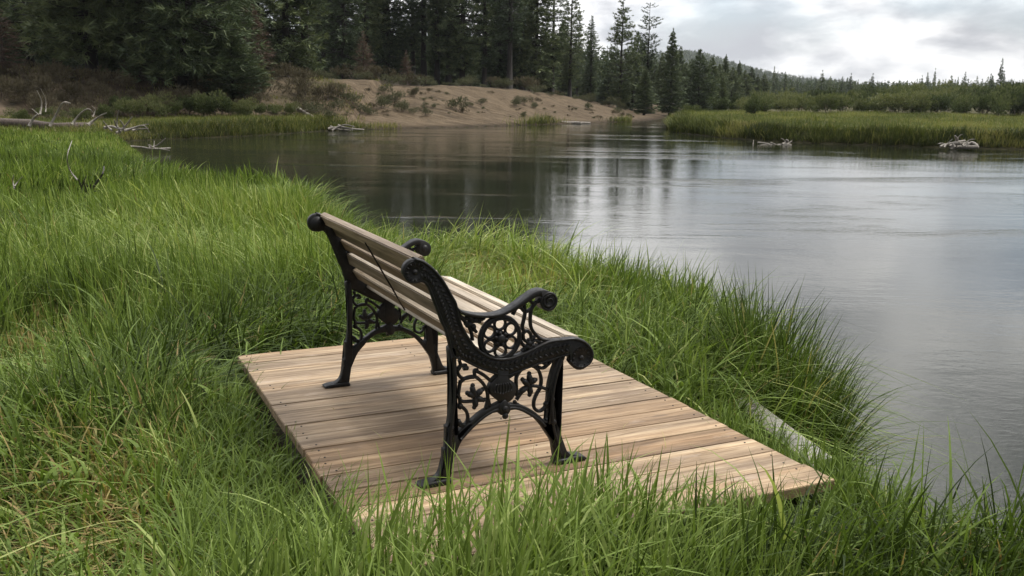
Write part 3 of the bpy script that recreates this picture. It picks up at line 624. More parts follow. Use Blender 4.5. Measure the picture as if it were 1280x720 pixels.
# broad fresh blades in front of the deck and lower right
def broad(n, uc, vc, su, sv, h0, h1, w0, w1, lean0=.15, lean1=.9, tl=.45, tint0=.45):
    a = rng.normal(uc, su, n); c = rng.normal(vc, sv, n); c = np.minimum(c, np.where((a > U_L-.02) & (a < U_R+.02), V_F-.03, 9))
    x = a*u[0]+c*v[0]; y = a*u[1]+c*v[1]; k = ~on_deck(x, y, .02) & (shore(x, y) > 0); x, y = x[k], y[k]; m = len(x)
    P = np.stack([x, y, ground(x, y)-.02], -1)
    lst.append(blades(P, rng.uniform(h0, h1, m), rng.uniform(w0, w1, m), rng.uniform(0, 2*math.pi, m), rng.uniform(lean0, lean1, m), np.clip(tint0+rng.normal(0, .1, m), .1, .8), 8, droop=.35, twist=.5))
def front(n, ua, ub, va, vb, hfun, w0, w1, tint0, l0=.08, l1=.55):
    a = rng.uniform(ua, ub, n); cl_ = rng.integers(0, max(1, n//12), n); ca = rng.uniform(ua, ub, n//12+1); cc = rng.uniform(va, vb, n//12+1)
    m_ = rng.random(n) < .75; c = rng.uniform(va, vb, n); a = np.where(m_, ca[cl_]+rng.normal(0, .035, n), a); c = np.where(m_, cc[cl_]+rng.normal(0, .035, n), c)
    x = a*u[0]+c*v[0]; y = a*u[1]+c*v[1]; k = ~on_deck(x, y, .015) & (shore(x, y) > 0); x, y, a, c = x[k], y[k], a[k], c[k]; m = len(x)
    H = hfun(a, c)*rng.uniform(.62, 1.08, m)
    lst.append(blades(np.stack([x, y, ground(x, y)-.02], -1), H, rng.uniform(w0, w1, m), rng.normal(1.2, 1.3, m), rng.uniform(l0, l1, m), np.clip(tint0+rng.normal(0, .12, m), .1, .84), 8, droop=.35, twist=.5))
front(2600, -.3, 1.8, 1.7, V_F-.02, lambda a, c: np.interp(a, [-.3, .5, .95, 1.3, 1.8], [.46, .56, .66, .56, .36]), .008, .017, .52)
front(520, -.2, 1.75, 1.85, V_F-.03, lambda a, c: np.interp(a, [-.3, .5, .95, 1.3, 1.8], [.52, .60, .72, .60, .40]), .014, .024, .56, .15, .9)
front(1600, 1.6, 2.9, 1.5, V_F-.02, lambda a, c: np.interp(a, [1.6, 2.0, 2.4, 2.9], [.42, .30, .26, .36]), .007, .016, .48)
front(2400, .22, U_L-.02, V_F-.2, 4.7, lambda a, c: np.interp(c, [2.2, 2.6, 3.0, 3.5, 4.7], [.60, .50, .36, .30, .34]), .006, .013, .40, .2, .8)
front(2300, U_R+.03, 2.85, V_F-.3, 4.9, lambda a, c: .20+.26*(a-U_R)/.5, .005, .011, .42, .2, .9)
front(1500, U_R+.03, U_R+.34, V_F-.20, V_F+.75, lambda a, c: .36+0*a, .007, .015, .42, .1, .6)
# broad-leaved weeds low in the sward
for cx_, cy_ in zip(rng.uniform(-2.2, 2.6, 150), rng.uniform(1.8, 5.2, 150)):
    if on_deck(np.array([cx_]), np.array([cy_]), .06)[0] or shore(np.array([cx_]), np.array([cy_]))[0] < .15: continue
    m_ = 9; x = cx_+rng.normal(0, .02, m_); y = cy_+rng.normal(0, .02, m_)
    lst.append(blades(np.stack([x, y, ground(x, y)+rng.uniform(.02, .18, m_)], -1), rng.uniform(.06, .12, m_), rng.uniform(.012, .024, m_), rng.uniform(0, 6.28, m_), rng.uniform(.5, 1.4, m_), rng.uniform(.35, .58, m_), 6, droop=.2, twist=.25))
# dry stems lying on the boards
m_ = 26; a = rng.uniform(U_L+.1, U_R-.2, m_); c = rng.uniform(V_F+.1, V_F+2.2, m_)
lst.append(blades(np.stack([a*u[0]+c*v[0], a*u[1]+c*v[1], np.full(m_, .004)], -1), rng.uniform(.02, .05, m_), rng.uniform(.0015, .003, m_), rng.uniform(0, 6.28, m_), rng.uniform(1.5, 4.5, m_), rng.uniform(.86, 1, m_), 5, droop=.05))
g = join_np('grass', lst, GRASS); tag(g, 'tall green meadow grass covering the near bank', 'grass', kind='stuff')
print('BLADES', tot)

def tussock(name, label, cx, cy, rad, n, h0, h1, az0, lean, tint, w=(.006, .011), parent=None, spread=.8, group=None, mat=None, rz=1.0):
    r = rad*np.sqrt(rng.random(n)); th = rng.uniform(0, 2*math.pi, n); x = cx+r*np.cos(th); y = cy+r*np.sin(th)*rz
    z = ground(x, y)-.02; z = np.maximum(z, WATER-.03)
    az = np.where(rng.random(n) < .6, az0+rng.normal(0, spread, n), th+rng.normal(0, .4, n))
    H = rng.uniform(h0, h1, n)*(1-.25*(r/rad)**2); tt = np.clip(tint+rng.normal(0, .12, n), 0, .84); tt = np.where(rng.random(n) < .04, .9, tt)
    A = blades(np.stack([x-cx, y-cy, z], -1), H, rng.uniform(w[0], w[1], n), az, np.clip(lean*rng.lognormal(0, .45, n), .05, .8), tt, 7, droop=.3)
    me = mesh_np(name, *A[:2], False, {'tint': A[2]}); o = link(name, me, mat or GRASS); o.location = (cx, cy, 0)
    return tag(o, label, 'tall sedge' if 'sedge' in name else 'grass tuft', group)
tussock('sedge_clump', 'tallest dark green sedge clump standing against the water right of the deck', 1.42, 4.75, .27, 1250, .80, 1.12, .1, .30, .20, w=(.009, .017), rz=1.5, spread=1.8)
tussock('sedge_clump', 'dark sedge clump drooping over the water at the right frame edge beyond the deck corner', 1.70, 3.60, .26, 620, .32, .56, .3, .6, .24, w=(.009, .016), spread=1.4)
tussock('sedge_clump', 'wind-bent pale sedge clump at the water behind the far end of the bench', -2.15, 11.3, .75, 1500, .60, .95, .2, .7, .48, w=(.009, .016), spread=1.1)
tussock('sedge_clump', 'upright sedge clump between the bench and the river at the bend of the bank', .95, 6.9, .42, 1300, .5, .78, .4, .45, .30, w=(.007, .013), spread=1.3)

# ------------------------------------------------------------------ conifers
def rand_dirs(n):
    d = rng.normal(0, 1, (n, 3)); return d/np.linalg.norm(d, axis=1)[:, None]
def tufts(C, D, m, ln, wd, tint, spread=.8):
    """m needle triangles at each centre C leaning along D"""
    n = len(C); C = np.repeat(C, m, 0); D = np.repeat(D, m, 0); N = len(C)
    d = D+rand_dirs(N)*spread; d /= np.linalg.norm(d, axis=1)[:, None]+1e-9
    s = np.cross(d, rand_dirs(N)); s /= np.linalg.norm(s, axis=1)[:, None]+1e-9
    if np.ndim(ln): ln = np.repeat(ln, m)
    if np.ndim(ln): wd = wd*np.sqrt(ln/np.max(ln))
    L = (ln*rng.uniform(.6, 1.25, N))[:, None]; w = (wd*rng.uniform(.7, 1.3, N))[:, None]; b0 = C+rand_dirs(N)*((ln*.25)[:, None] if np.ndim(ln) else ln*.25)
    V = np.stack([b0-s*w*.5, b0+s*w*.5, b0+d*L], 1).reshape(-1, 3); F = np.arange(N*3).reshape(-1, 3)
    T = np.repeat(np.clip(np.repeat(tint, m)+rng.normal(0, .12, N), 0, 1), 3); return V, F, T
def conifer(H, cb, Rm, nb, prof='cone', droop=.25, tuft=.30, wd=.05, m=9, per=5, dead=0, trunk_r=None, up=.1, gap=0.0, lean=0, twopt=.25):
    trunk_r = trunk_r or H*.013
    tr = [tube([(lean*(k/8)**2+.04*H*.02*math.sin(k), .02*math.cos(k*1.7), H*k/8*.99-.4*(k == 0)) for k in range(9)], [trunk_r*(1-.93*k/8)*(1.35 if k == 0 else 1) for k in range(9)], 8)]
    C = []; D = []; T = []; S = []
    for j in range(nb):
        t = ((j+rng.random())/nb)**1.22; z = H*(cb+(1-cb)*t)
        if prof == 'cone': rr = (1-t)**.95*(.6+.4*sstep(0, .12, t))
        elif prof == 'column': rr = min(1, (1-t)*2.0)**.9*(.6+.4*sstep(0, .2, t))
        elif prof == 'open': rr = (1-t)**.8*(.45+.55*sstep(0, .3, t))*1.15
        else: rr = math.sqrt(max(0, 1-(2*t-1)**2))*.95+.05
        L = Rm*rr*rng.uniform(.5, 1.2)+.05
        if t > .72 and rng.random() < (t-.72)*2.0: continue
        if gap and fbm(np.array([t*7.3+H]), np.array([j*.13]), 77)[0] < gap: continue
        az = j*2.399+rng.normal(0, .5); rise = up-droop*(1-t)+rng.normal(0, .08)
        dirv = np.array([math.cos(az), math.sin(az), rise]); tip = dirv*L; tip[2] += .10*L
        base = np.array([lean*t*t, 0, z])
        if L > .35:
            tr.append(tube([base, base+dirv*L*.55, base+tip*.95], [trunk_r*.18*(1-t)+.012, .010+.004*L, .004], 4))
        for q in range(per):
            s = twopt+(1-twopt)*(q+rng.random())/per; side = rng.normal(0, .16*L+.04); p = base+dirv*L*s+np.array([-math.sin(az)*side, math.cos(az)*side, .10*L*s*s+rng.normal(0, .05)])
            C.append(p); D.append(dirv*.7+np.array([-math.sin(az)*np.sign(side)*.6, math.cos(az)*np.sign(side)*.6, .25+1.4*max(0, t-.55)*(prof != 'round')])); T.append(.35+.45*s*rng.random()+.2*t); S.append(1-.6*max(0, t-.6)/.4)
    for k in range(4): C.append(np.array([lean, 0, H*(.97+.01*k)])); D.append(np.array([0, 0, 1.])); T.append(.6); S.append(.6)
    D = [d_ if i_ < len(D)-4 else np.array([0, 0, 3.]) for i_, d_ in enumerate(D)]
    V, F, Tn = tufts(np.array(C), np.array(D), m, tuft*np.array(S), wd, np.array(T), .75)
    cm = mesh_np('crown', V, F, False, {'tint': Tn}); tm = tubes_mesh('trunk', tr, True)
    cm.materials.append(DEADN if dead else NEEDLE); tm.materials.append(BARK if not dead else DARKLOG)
    return cm, tm, H
TV = {
 'dense': [conifer(16, .05, 2.6, 300, 'cone', .35, .36, .068, 11, 7), conifer(17, .08, 2.3, 300, 'column', .30, .36, .068, 11, 7), conifer(15, .03, 2.8, 300, 'cone', .4, .36, .068, 11, 7)],
 'tall': [conifer(18, .16, 1.8, 230, 'column', .2, .34, .062, 10, 6, gap=.30), conifer(19, .22, 1.75, 220, 'column', .15, .34, .062, 10, 6, gap=.34), conifer(17, .13, 1.6, 220, 'cone', .25, .32, .06, 10, 6, gap=.28)],
 'pine': [conifer(13, .05, 2.3, 260, 'open', .1, .30, .06, 11, 6, gap=.36, up=.3)],
 'bare': [conifer(12, .40, 1.3, 110, 'round', .0, .27, .05, 10, 6, up=.25, gap=.38, lean=.1)],
 'spire': [conifer(9, .06, 1.45, 260, 'cone', .2, .26, .055, 10, 6), conifer(8, .04, 1.35, 240, 'cone', .2, .26, .055, 10, 6)],
 'round': [conifer(8, .03, 1.7, 260, 'open', .1, .28, .058, 11, 6, up=.2), conifer(7, .04, 1.5, 240, 'column', .1, .28, .058, 11, 6, up=.2)],
 'dead': [conifer(7, .12, 1.1, 120, 'cone', .2, .26, .035, 6, 5, dead=1)],
 'farc': [conifer(6.5, .03, 1.0, 90, 'cone', .2, .30, .12, 6, 3), conifer(6, .1, .7, 70, 'cone', .1, .28, .12, 6, 3), conifer(7, .03, 1.2, 96, 'cone', .2, .30, .12, 6, 3, gap=.28), conifer(6, .15, .9, 80, 'cone', .1, .30, .12, 6, 3, gap=.3, up=.2)],
 'big': [conifer(19, .05, 3.8, 480, 'column', .35, .42, .065, 14, 9), conifer(18, .06, 3.5, 460, 'cone', .35, .42, .065, 14, 9)],
}
ntree = 0
def tree(kind, px, Y, label, group=None, top=None, hs=None, name='pine_tree', wide=1.0, cat='tree', var=None, base_px=None):
    global ntree
    vs = TV[kind]; cm, tm, H = vs[(ntree if var is None else var) % len(vs)]; ntree += 1
    p = at(px, 120, Y); x, y = float(p[0]), float(Y); z = gz(x, y)
    if top is not None: hs = (float(at(px, top, Y)[2])-z)/H
    if hs is None: hs = 1.0
    e = empty(name, (x, y, z-.05), rng.uniform(0, 6.28)); w = wide*(.35*1+.65*hs)
    e.scale = (w, w, hs)
    tag(e, label, cat, group)
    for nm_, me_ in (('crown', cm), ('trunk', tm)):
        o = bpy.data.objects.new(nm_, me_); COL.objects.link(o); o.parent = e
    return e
# distinctive trees at the open end of the wood
tree('pine', 775, 90, 'ragged open pine above dark lower boughs, leftmost of the tall trees against open sky', top=-6, wide=1.15)
tree('bare', 808, 93, 'tall bare-stemmed pine with a small clumpy top against the sky', top=4)
tree('spire', 838, 88, 'pointed dark fir with a narrow spire in front of the wooded hill', top=36, wide=1.25)
tree('round', 873, 92, 'broad dark pine with a flat shoulder just right of the hilltop', top=62, wide=1.15)
tree('spire', 806, 82, 'small paler green conifer at the end of the sandy bluff', top=84, wide=1.5)
tree('tall', 738, 92, 'slim pine with thin gappy boughs left of the sky opening', top=20, wide=.8, var=2)
tree('tall', 712, 90, 'lanky pine with see-through crown beside the slim gappy one', top=-30, var=0)
tree('tall', 690, 88, 'thick black-trunked pine with open boughs near the sky opening', top=-75, var=1)
tree('round', 856, 100, 'dark bushy conifer between the spire fir and the broad pine', top=78, wide=.9, var=1)
tree('spire', 790, 96, 'dense dark fir filling the foot of the ragged open pine', top=62, wide=2.0)
tree('spire', 760, 98, 'low dark fir at the foot of the sky gap', top=88, wide=1.9)
tree('dead', 455, 72, 'reddish dead young conifer at the top of the sandy bluff', top=38, wide=1.4, name='dead_conifer')
tree('dead', 508, 75, 'pinkish dead sapling below the tall pines on the bluff', top=62, wide=1.0, name='dead_conifer')
tree('dead', 8, 46, 'greyish-brown dead-needled conifer at the left edge', top=10, wide=2.0, name='dead_conifer')
tree('dead', 318, 54, 'leafless grey conifer beside the small sky gap', top=-10, wide=1.6, name='dead_conifer')
# the near, heavy group on the left
near_lab = [('big', 118, 50, 'big dark fir with black trunk base above the fallen log'), ('big', 232, 50, 'heaviest broad fir, centre of the left group, boughs to the willows'),
 ('dense', 165, 54, 'dark fir squeezed between two heavier firs on the left'), ('dense', 40, 55, 'brownish fir over the bare slope at far left'),
 ('dense', 75, 60, 'thin-trunked fir standing behind the brushy slope'), ('dense', 275, 56, 'olive green fir with low sweeping boughs left of the sky gap'),
 ('dense', 360, 62, 'wide dark fir right of the small sky gap'), ('tall', 383, 63, 'thick-stemmed pine at the left end of the bluff'), ('dense', 200, 60, 'dark fir rising behind the heaviest fir'), ('dense', 130, 64, 'shadowed fir behind the black trunk base')]
for i_, (k, px, Y, lb) in enumerate(near_lab): tree(k, px, Y, lb, 'heavy firs on the left bank', hs=rng.uniform(.95, 1.15), wide=1.1)
tree('round', 292, 50, 'low bushy olive pine with boughs hanging to the willows', top=42, wide=1.7)
tree('round', 318, 52, 'short bushy pine right of the olive one at the slope foot', top=72, wide=1.3)
# front row of the wood on the bluff, then depth behind it
G1 = 'tall pines crowding the top of the sandy bluff'
for px in (405, 418, 431, 458, 472, 486, 516, 530, 546, 562, 577, 607, 622, 637, 652, 668):
    k = 'dense' if rng.random() < .3 else 'tall'
    tree(k, px+rng.normal(0, 1.2), 74+px*.014+rng.uniform(-2, 7), 'tall dark pine in the crowded wood above the sandy bluff', G1, hs=rng.uniform(.92, 1.12))
for px in list(range(-20, 340, 24))+[356, 378, 404, 424, 462, 480, 520, 540, 566, 610, 632, 655, 700, 722, 740]:
    Y = 70+rng.uniform(0, 14)+(px > 340)*rng.uniform(16, 34)
    tree('tall' if rng.random() < .45 else 'dense', px+rng.normal(0, 5), Y, 'dark pine deep in the wood behind the front trees', 'pines deep in the wood', hs=rng.uniform(.8, 1.12)*(1 if px < 690 else .55))
for px in list(range(-10, 330, 30))+list(range(400, 740, 24)):      # young understory
    tree('spire', px+rng.normal(0, 5), (66 if px < 340 else 92)+rng.uniform(-4, 10), 'young dark fir in the shade under the tall pines', 'young firs under the tall pines', hs=rng.uniform(.45, .8), wide=1.5)
# descending shoulder of the wood to the right
for px, tp, Y in ((888, 72, 105), (897, 80, 112), (905, 68, 125), (914, 84, 118), (922, 76, 130), (930, 88, 126), (938, 84, 140), (946, 93, 135), (883, 88, 98), (826, 66, 110), (817, 72, 120), (848, 58, 125), (862, 74, 130), (795, 40, 120), (954, 92, 150), (902, 92, 100), (870, 90, 99)):
    tree('spire' if rng.random() < .5 else 'round', px, Y, 'dark conifer in the falling shoulder of the wood below the hill', 'conifers below the hill', top=tp, wide=1.2)
# long low tree line
x = 958
while x < 1300:
    tp = 105-rng.gamma(1.5, 3.4)
    tree('farc', x, 215+rng.uniform(0, 60), 'small distant conifer in the long tree line behind the willows', 'distant conifers along the skyline', top=tp, wide=rng.uniform(.8, 1.3)); x += rng.uniform(2.4, 5.4)
for px, tp, k in ((1026, 88, 'farc'), (1187, 95, 'farc'), (1238, 95, 'farc'), (980, 90, 'farc'), (1062, 92, 'farc'), (1208, 99, 'farc'), (1089, 92, 'farc')):
    tree(k, px, 200+rng.uniform(0, 5), 'larger distant conifer standing above the long tree line', 'taller conifers on the skyline', top=tp, wide=1.35, var=3 if px > 1100 else 1)
# hill forest and wood behind the skyline : uncountable
def mass(name, X, Y, hh, r, label, nt_=7, ts=(.24, .10)):
    Z = ground(X, Y); n = len(X); C = []; D = []; T = []
    for k in range(nt_):
        t = (k+.5)/nt_; a = rng.uniform(0, 6.28, n); rr = r*(1-t)*.75
        C.append(np.stack([X+rr*np.cos(a), Y+rr*np.sin(a), Z+hh*t], -1)); D.append(np.tile([0, 0, .8], (n, 1))+0); T.append(.35+.3*rng.random(n))
    V, F, Tn = tufts(np.concatenate(C), np.concatenate(D), 5, float(np.mean(hh))*ts[0], float(np.mean(hh))*ts[1], np.concatenate(T), .9)
    me_ = mesh_np(name, V, F, False, {'tint': Tn}); return tag(link(name, me_, NEEDLE), label, 'forest', kind='stuff')
n = 5200; X = rng.uniform(60, 352, n); Y = rng.uniform(1000, 1260, n)
k = np.interp(X, [60, 352], [1, 1]) > rng.random(n); hx = rng.uniform(6, 15, n)
mass('hill_forest', X, Y, hx, 2.4, 'dark conifer forest covering the distant hill', 8, (.26, .09))
n = 2600; X = rng.uniform(40, 190, n); Y = rng.uniform(285, 330, n); mass('skyline_forest', X, Y, 2.7+2.4*rng.random(n)**2.5, .8, 'dense mass of far trees filling the skyline behind the willows')
n = 2400; X = rng.uniform(-70, 14, n); Y = rng.uniform(118, 150, n); mass('wood_interior', X, Y, rng.uniform(4, 7, n), 1.3, 'dark depths of the wood behind the bluff trees', 12, (.12, .045))

# ------------------------------------------------------------------ shrubs
def shrub(H, Rr, n, tuft, wd, mat, nstem=9, upr=.8, lobes=7, name='foliage', m=6):
    C = []; D = []; T = []; st = []
    lob = [(rng.normal(0, Rr*.42), rng.normal(0, Rr*.42), H*rng.uniform(.35, .72), Rr*rng.uniform(.38, .62)) for _ in range(lobes)]
    for lx, ly, lz, lr in lob:
        k = n//lobes; d = rand_dirs(k); rr = lr*rng.random(k)**.4; p = np.stack([lx+d[:, 0]*rr, ly+d[:, 1]*rr, np.maximum(lz+d[:, 2]*rr*H/Rr*.62, .02*H)], -1)
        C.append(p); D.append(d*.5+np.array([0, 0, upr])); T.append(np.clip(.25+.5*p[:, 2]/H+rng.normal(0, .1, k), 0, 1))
        for q in range(max(1, nstem//lobes)):
            e_ = np.array([lx+rng.normal(0, lr*.4), ly+rng.normal(0, lr*.4), lz+lr*.5]); st.append(tube([(lx*.15, ly*.15, -.05), (lx*.55, ly*.55, lz*.55), e_], [.025*H*.6, .016*H*.6, .004], 5))
    V, F, Tn = tufts(np.concatenate(C), np.concatenate(D), m, tuft, wd, np.concatenate(T), .6)
    fm = mesh_np('foliage', V, F, False, {'tint': Tn}); fm.materials.append(mat); sm_ = tubes_mesh('stems', st); sm_.materials.append(DARKLOG)
    return fm, sm_, H
SH = {'willow': [shrub(2.2, 1.5, 900, .20, .045, WILLOW, upr=.9), shrub(2.4, 1.3, 900, .22, .045, WILLOW, upr=1.1), shrub(1.9, 1.7, 900, .20, .045, WILLOW, upr=.7)],
      'sage': [shrub(.8, .6, 260, .10, .022, SAGE, lobes=5), shrub(.7, .7, 260, .10, .022, SAGE, lobes=6)],
      'brush': [shrub(1.0, .8, 240, .14, .02, BRUSH, lobes=5), shrub(.8, .9, 240, .12, .02, BRUSH, lobes=6)]}
nsh = 0
def bush(kind, x, y, s, label, group, name, wide=1.0, cat='shrub'):
    global nsh
    fm, sm_, H = SH[kind][nsh % len(SH[kind])]; nsh += 1
    e = empty(name, (x, y, gz(x, y)-.03), rng.uniform(0, 6.28)); e.scale = (s*wide, s*wide, s); tag(e, label, cat, group)
    for nm_, me_ in (('foliage', fm), ('stems', sm_)):
        o = bpy.data.objects.new(nm_, me_); COL.objects.link(o); o.parent = e
    return e
def bush_px(kind, px, Y, top, label, group, name, wide=1.0):
    p = at(px, 120, Y); x = float(p[0]); z = gz(x, Y); H = SH[kind][nsh % len(SH[kind])][2]
    return bush(kind, x, Y, max(.3, (float(at(px, top, Y)[2])-z)/H), label, group, name, wide)
GW = 'willows behind the right-hand meadow'
bush_px('willow', 942, 70, 121, 'light green round willow bush standing forward of the others on the meadow', None, 'willow_bush', .85)
x = 866
while x < 1300:
    tp = np.interp(x, [868, 930, 1010, 1100, 1180, 1240, 1290], [129, 125, 119, 121, 117, 117, 112])+rng.normal(0, 4)
    bush_px('willow', x, 77+rng.uniform(0, 7), tp, 'green willow bush in the thicket behind the right meadow', GW, 'willow_bush', rng.uniform(.9, 1.35)); x += rng.uniform(14, 30)
x = 875
while x < 1300:
    tp = np.interp(x, [880, 960, 1080, 1200, 1290], [121, 115, 111, 109, 102])+rng.normal(0, 4)
    bush_px('willow', x, 98+rng.uniform(0, 25), tp, 'dark willow in the back row of the thicket', 'back row of willows', 'willow_bush', rng.uniform(.8, 1.2)); x += rng.uniform(12, 22)
GL = 'olive willows at the foot of the left slope'
for px, Y, tp in ((130, 43, 128), (150, 44, 118), (172, 44, 120), (192, 45, 115), (212, 45, 124), (232, 46, 118), (252, 46, 113), (272, 46, 118), (290, 47, 124), (306, 47, 122), (326, 48, 128), (345, 49, 132), (362, 49.5, 136), (100, 41, 138), (60, 42, 140), (25, 40, 138)):
    bush_px('willow', px, Y, tp, 'olive willow bush at the foot of the wooded left slope', GL, 'willow_bush', 1.0)
# sagebrush on the bluff, each placed on the slope where it grows
for px, py, s in ((478, 137, .9), (486, 132, .8), (482, 118, .8), (492, 128, .9), (504, 140, .9), (515, 143, .6), (533, 145, .6), (442, 130, .8), (452, 142, .8), (430, 128, .7), (572, 138, 1.1), (600, 131, .6), (645, 134, .8), (655, 130, .8), (668, 136, .6), (430, 115, .7), (420, 140, .8), (400, 146, .9), (412, 150, .7), (388, 140, .8), (735, 137, .7), (775, 142, .7), (520, 116, .5), (465, 145, .6), (654, 147, .5)):
    X, Y, Z = ground_hit(px, py); bush('sage', X, Y, s, 'grey-green sagebrush growing on the bare sandy face', 'sagebrush on the sandy face', 'sagebrush')
for px in list(range(395, 800, 11))+list(range(400, 800, 37)):
    Y = 67+(px-395)*.030+rng.uniform(-1, 2.5); X = float(at(px, 120, Y)[0]); tt = float(toe_d(np.array([X]), np.array([Y]))[0]); 
    # slide along y until it sits just on the crest
    for _ in range(30):
        if tt < 6.5: Y += .35
        elif tt > 9.5: Y -= .35
        X = float(at(px, 120, Y)[0]); tt = float(toe_d(np.array([X]), np.array([Y]))[0])
    if rng.random() < .15: continue
    X += rng.normal(0, .5); Y += rng.normal(0, .8)
    bush('sage' if rng.random() < .75 else 'brush', X, Y, rng.uniform(.35, 1.3), 'bush in the sagebrush and dry brush fringe along the crest of the bluff', 'sagebrush and dry brush along the bluff crest', 'sagebrush', 1.2)  # dry brush is mixed in under the sagebrush name
for k in range(90):
    px = rng.uniform(405, 800); py = np.interp(px, [400, 600, 790], [rng.uniform(104, 150), rng.uniform(114, 152), rng.uniform(143, 151)]); X, Y, Z = ground_hit(px, py)
    t_ = float(toe_d(np.array([X]), np.array([Y]))[0])
    if Y > 95 or t_ < .4: continue
    bush('sage' if rng.random() < .5 else 'brush', X, Y, rng.uniform(.12, .34)+.25*(rng.random() < .15), 'small dry weed on the sandy bluff face', 'small weeds on the bluff face', 'weed')
for k in range(60):
    px = rng.uniform(-10, 425); py = rng.uniform(98, 148); X, Y, Z = ground_hit(px, py)
    if Y > 90 or toe_d(np.array([X]), np.array([Y]))[0] < .3: continue
    bush('brush', X, Y, rng.uniform(.6, 1.2), 'dry brown brush on the slope under the left wood', 'dry brush on the left slope', 'dry_brush')

# ------------------------------------------------------------------ grass of the far banks
ml = []
def far_grass(x, y, h0, h1, w, tint, straw=.05, segs=3):
    d = shore(x, y); t = toe_d(x, y); k = (d > .05) & in_view(x, y, 2); x, y, t = x[k], y[k], t[k]; n = len(x)
    a = fbm(x*.35, y*.28, 51); tt = np.clip(tint+.9*(a-.5)+rng.normal(0, .1, n), 0, .86); tt = np.where(rng.random(n) < straw+.55*sstep(.56, .70, fbm(x*.45+7, y*.3, 58))*sstep(2.5, .2, d[k]), rng.uniform(.88, 1, n), tt)
    h = rng.uniform(h0, h1, n)*(.35+1.3*fbm(x*.55, y*.45, 52)); dd = d[k]; h = h*(1+.35*sstep(1.5, .1, dd))
    tt = np.clip(tt-.14*sstep(1.2, .1, dd), 0, 1)
    ml.append(blades(np.stack([x, y, ground(x, y)-.03], -1), h, rng.uniform(.6, 1.3, n)*w, rng.uniform(0, 6.28, n), rng.uniform(.1, .8, n), tt, segs))
x, y = scatter(8, 45, 36, 80, 120); k = (toe_d(x, y) < -4) & ((x > 9) | (y > 48)); far_grass(x[k], y[k], .28, .50, .035, .50)
# fringe hanging over the cut bank
x, y = scatter(8, 30, 38, 60, 600); dd = shore(x, y); k = (dd > 0) & (dd < .9) & (toe_d(x, y) < -4); far_grass(x[k], y[k], .30, .60, .03, .32, .10)
x, y = scatter(-24, -7, 31, 52, 220); t = toe_d(x, y); k = (t < .8) & (rng.random(len(x)) > sstep(-11, -7.6, x+1.2*fbm(x*1.5, y*1.5, 71))); far_grass(x[k], y[k], .18, .36, .025, .48)
x, y = scatter(-24, -5, 34, 56, 500); dd = shore(x, y); t = toe_d(x, y); k = (dd > 0) & (dd < .7) & (t < 1.0) & (t > -12) & (rng.random(len(x)) > sstep(-9.5, -5.5, x+3*(fbm(x*1.2, y*1.2, 72)-.5))); far_grass(x[k], y[k], .22, .42, .025, .45, .2)
for cx_, w_ in ((1.6, 1.7), (8, 1.6)):
    cy_ = np.interp(cx_, [-.3, 8.2], [59.8, 71.3])-.7; x = rng.normal(cx_, w_*.5, 500); y = np.interp(x, [-.3, 8.2], [59.6, 71.0])-.5+rng.normal(0, .25, 500); far_grass(x, y, .25, .5, .03, .4, .2)
x, y = scatter(-30, 6, 40, 80, 50); t = toe_d(x, y); k = (t > .5) & (fbm(x*.3, y*.3, 66) > .56) & (t < 9) & (x < -8); far_grass(x[k], y[k], .12, .3, .03, .55, .4)
mg = join_np('meadow_grass', ml, MEADOW); tag(mg, 'low yellow-green marsh grass on the far banks', 'grass', kind='stuff')

# ------------------------------------------------------------------ driftwood
def branchy(name, label, cat, Y, lines, mat, group=None, jit=.15):
    """lines: list of (pixel polyline, r0, r1, depth offset); each becomes a tapering branch of the one thing"""
    P0 = at(lines[0][0][0][0], lines[0][0][0][1], Y); tb = []
    for pts, r0, r1, dz in lines:
        q = [at(a, b_, Y+dz+jit*k*(1 if (i_ % 2) else -1)) for i_, (k, (a, b_)) in enumerate(enumerate(pts))]
        q = catmull(q, 3)-P0; n = len(q); rr = np.linspace(r0, r1, n)*(1+.12*np.sin(np.arange(n)*1.9)); tb.append(tube(q, rr, 8))
    o = link(name, tubes_mesh(name, tb), mat); o.location = tuple(P0); return tag(o, label, cat, group)
branchy('fallen_log', 'long dark fallen trunk lying along the left edge of the meadow', 'log', 33, [([(-40, 153), (20, 155), (70, 159), (118, 158)], .22, .13, 0), ([(48, 155), (42, 160)], .05, .03, -.2)], DARKLOG)
branchy('bare_branches', 'forked pale dead branch rising above the fallen trunk at left', 'branch', 32.5, [([(36, 158), (42, 148), (48, 143)], .05, .03, 0), ([(50, 143), (52, 128), (46, 113)], .035, .012, 0), ([(57, 140), (57, 125), (51, 111)], .02, .01, .2), ([(48, 143), (40, 136)], .02, .01, 0)], DRIFT)
branchy('bare_branches', 'pale dead branch with a hooked tip beside the forked one', 'branch', 32.4, [([(62, 158), (72, 140), (79, 128), (88, 129)], .045, .015, 0), ([(79, 128), (86, 130)], .02, .008, 0)], DRIFT)
branchy('bare_branches', 'arched pale dead branch over the end of the fallen trunk', 'branch', 32.3, [([(90, 156), (98, 145), (110, 136), (118, 143)], .045, .015, 0), ([(110, 156), (122, 147), (133, 141)], .05, .015, -.1), ([(116, 146), (119, 137), (115, 133)], .02, .01, .1)], DRIFT)
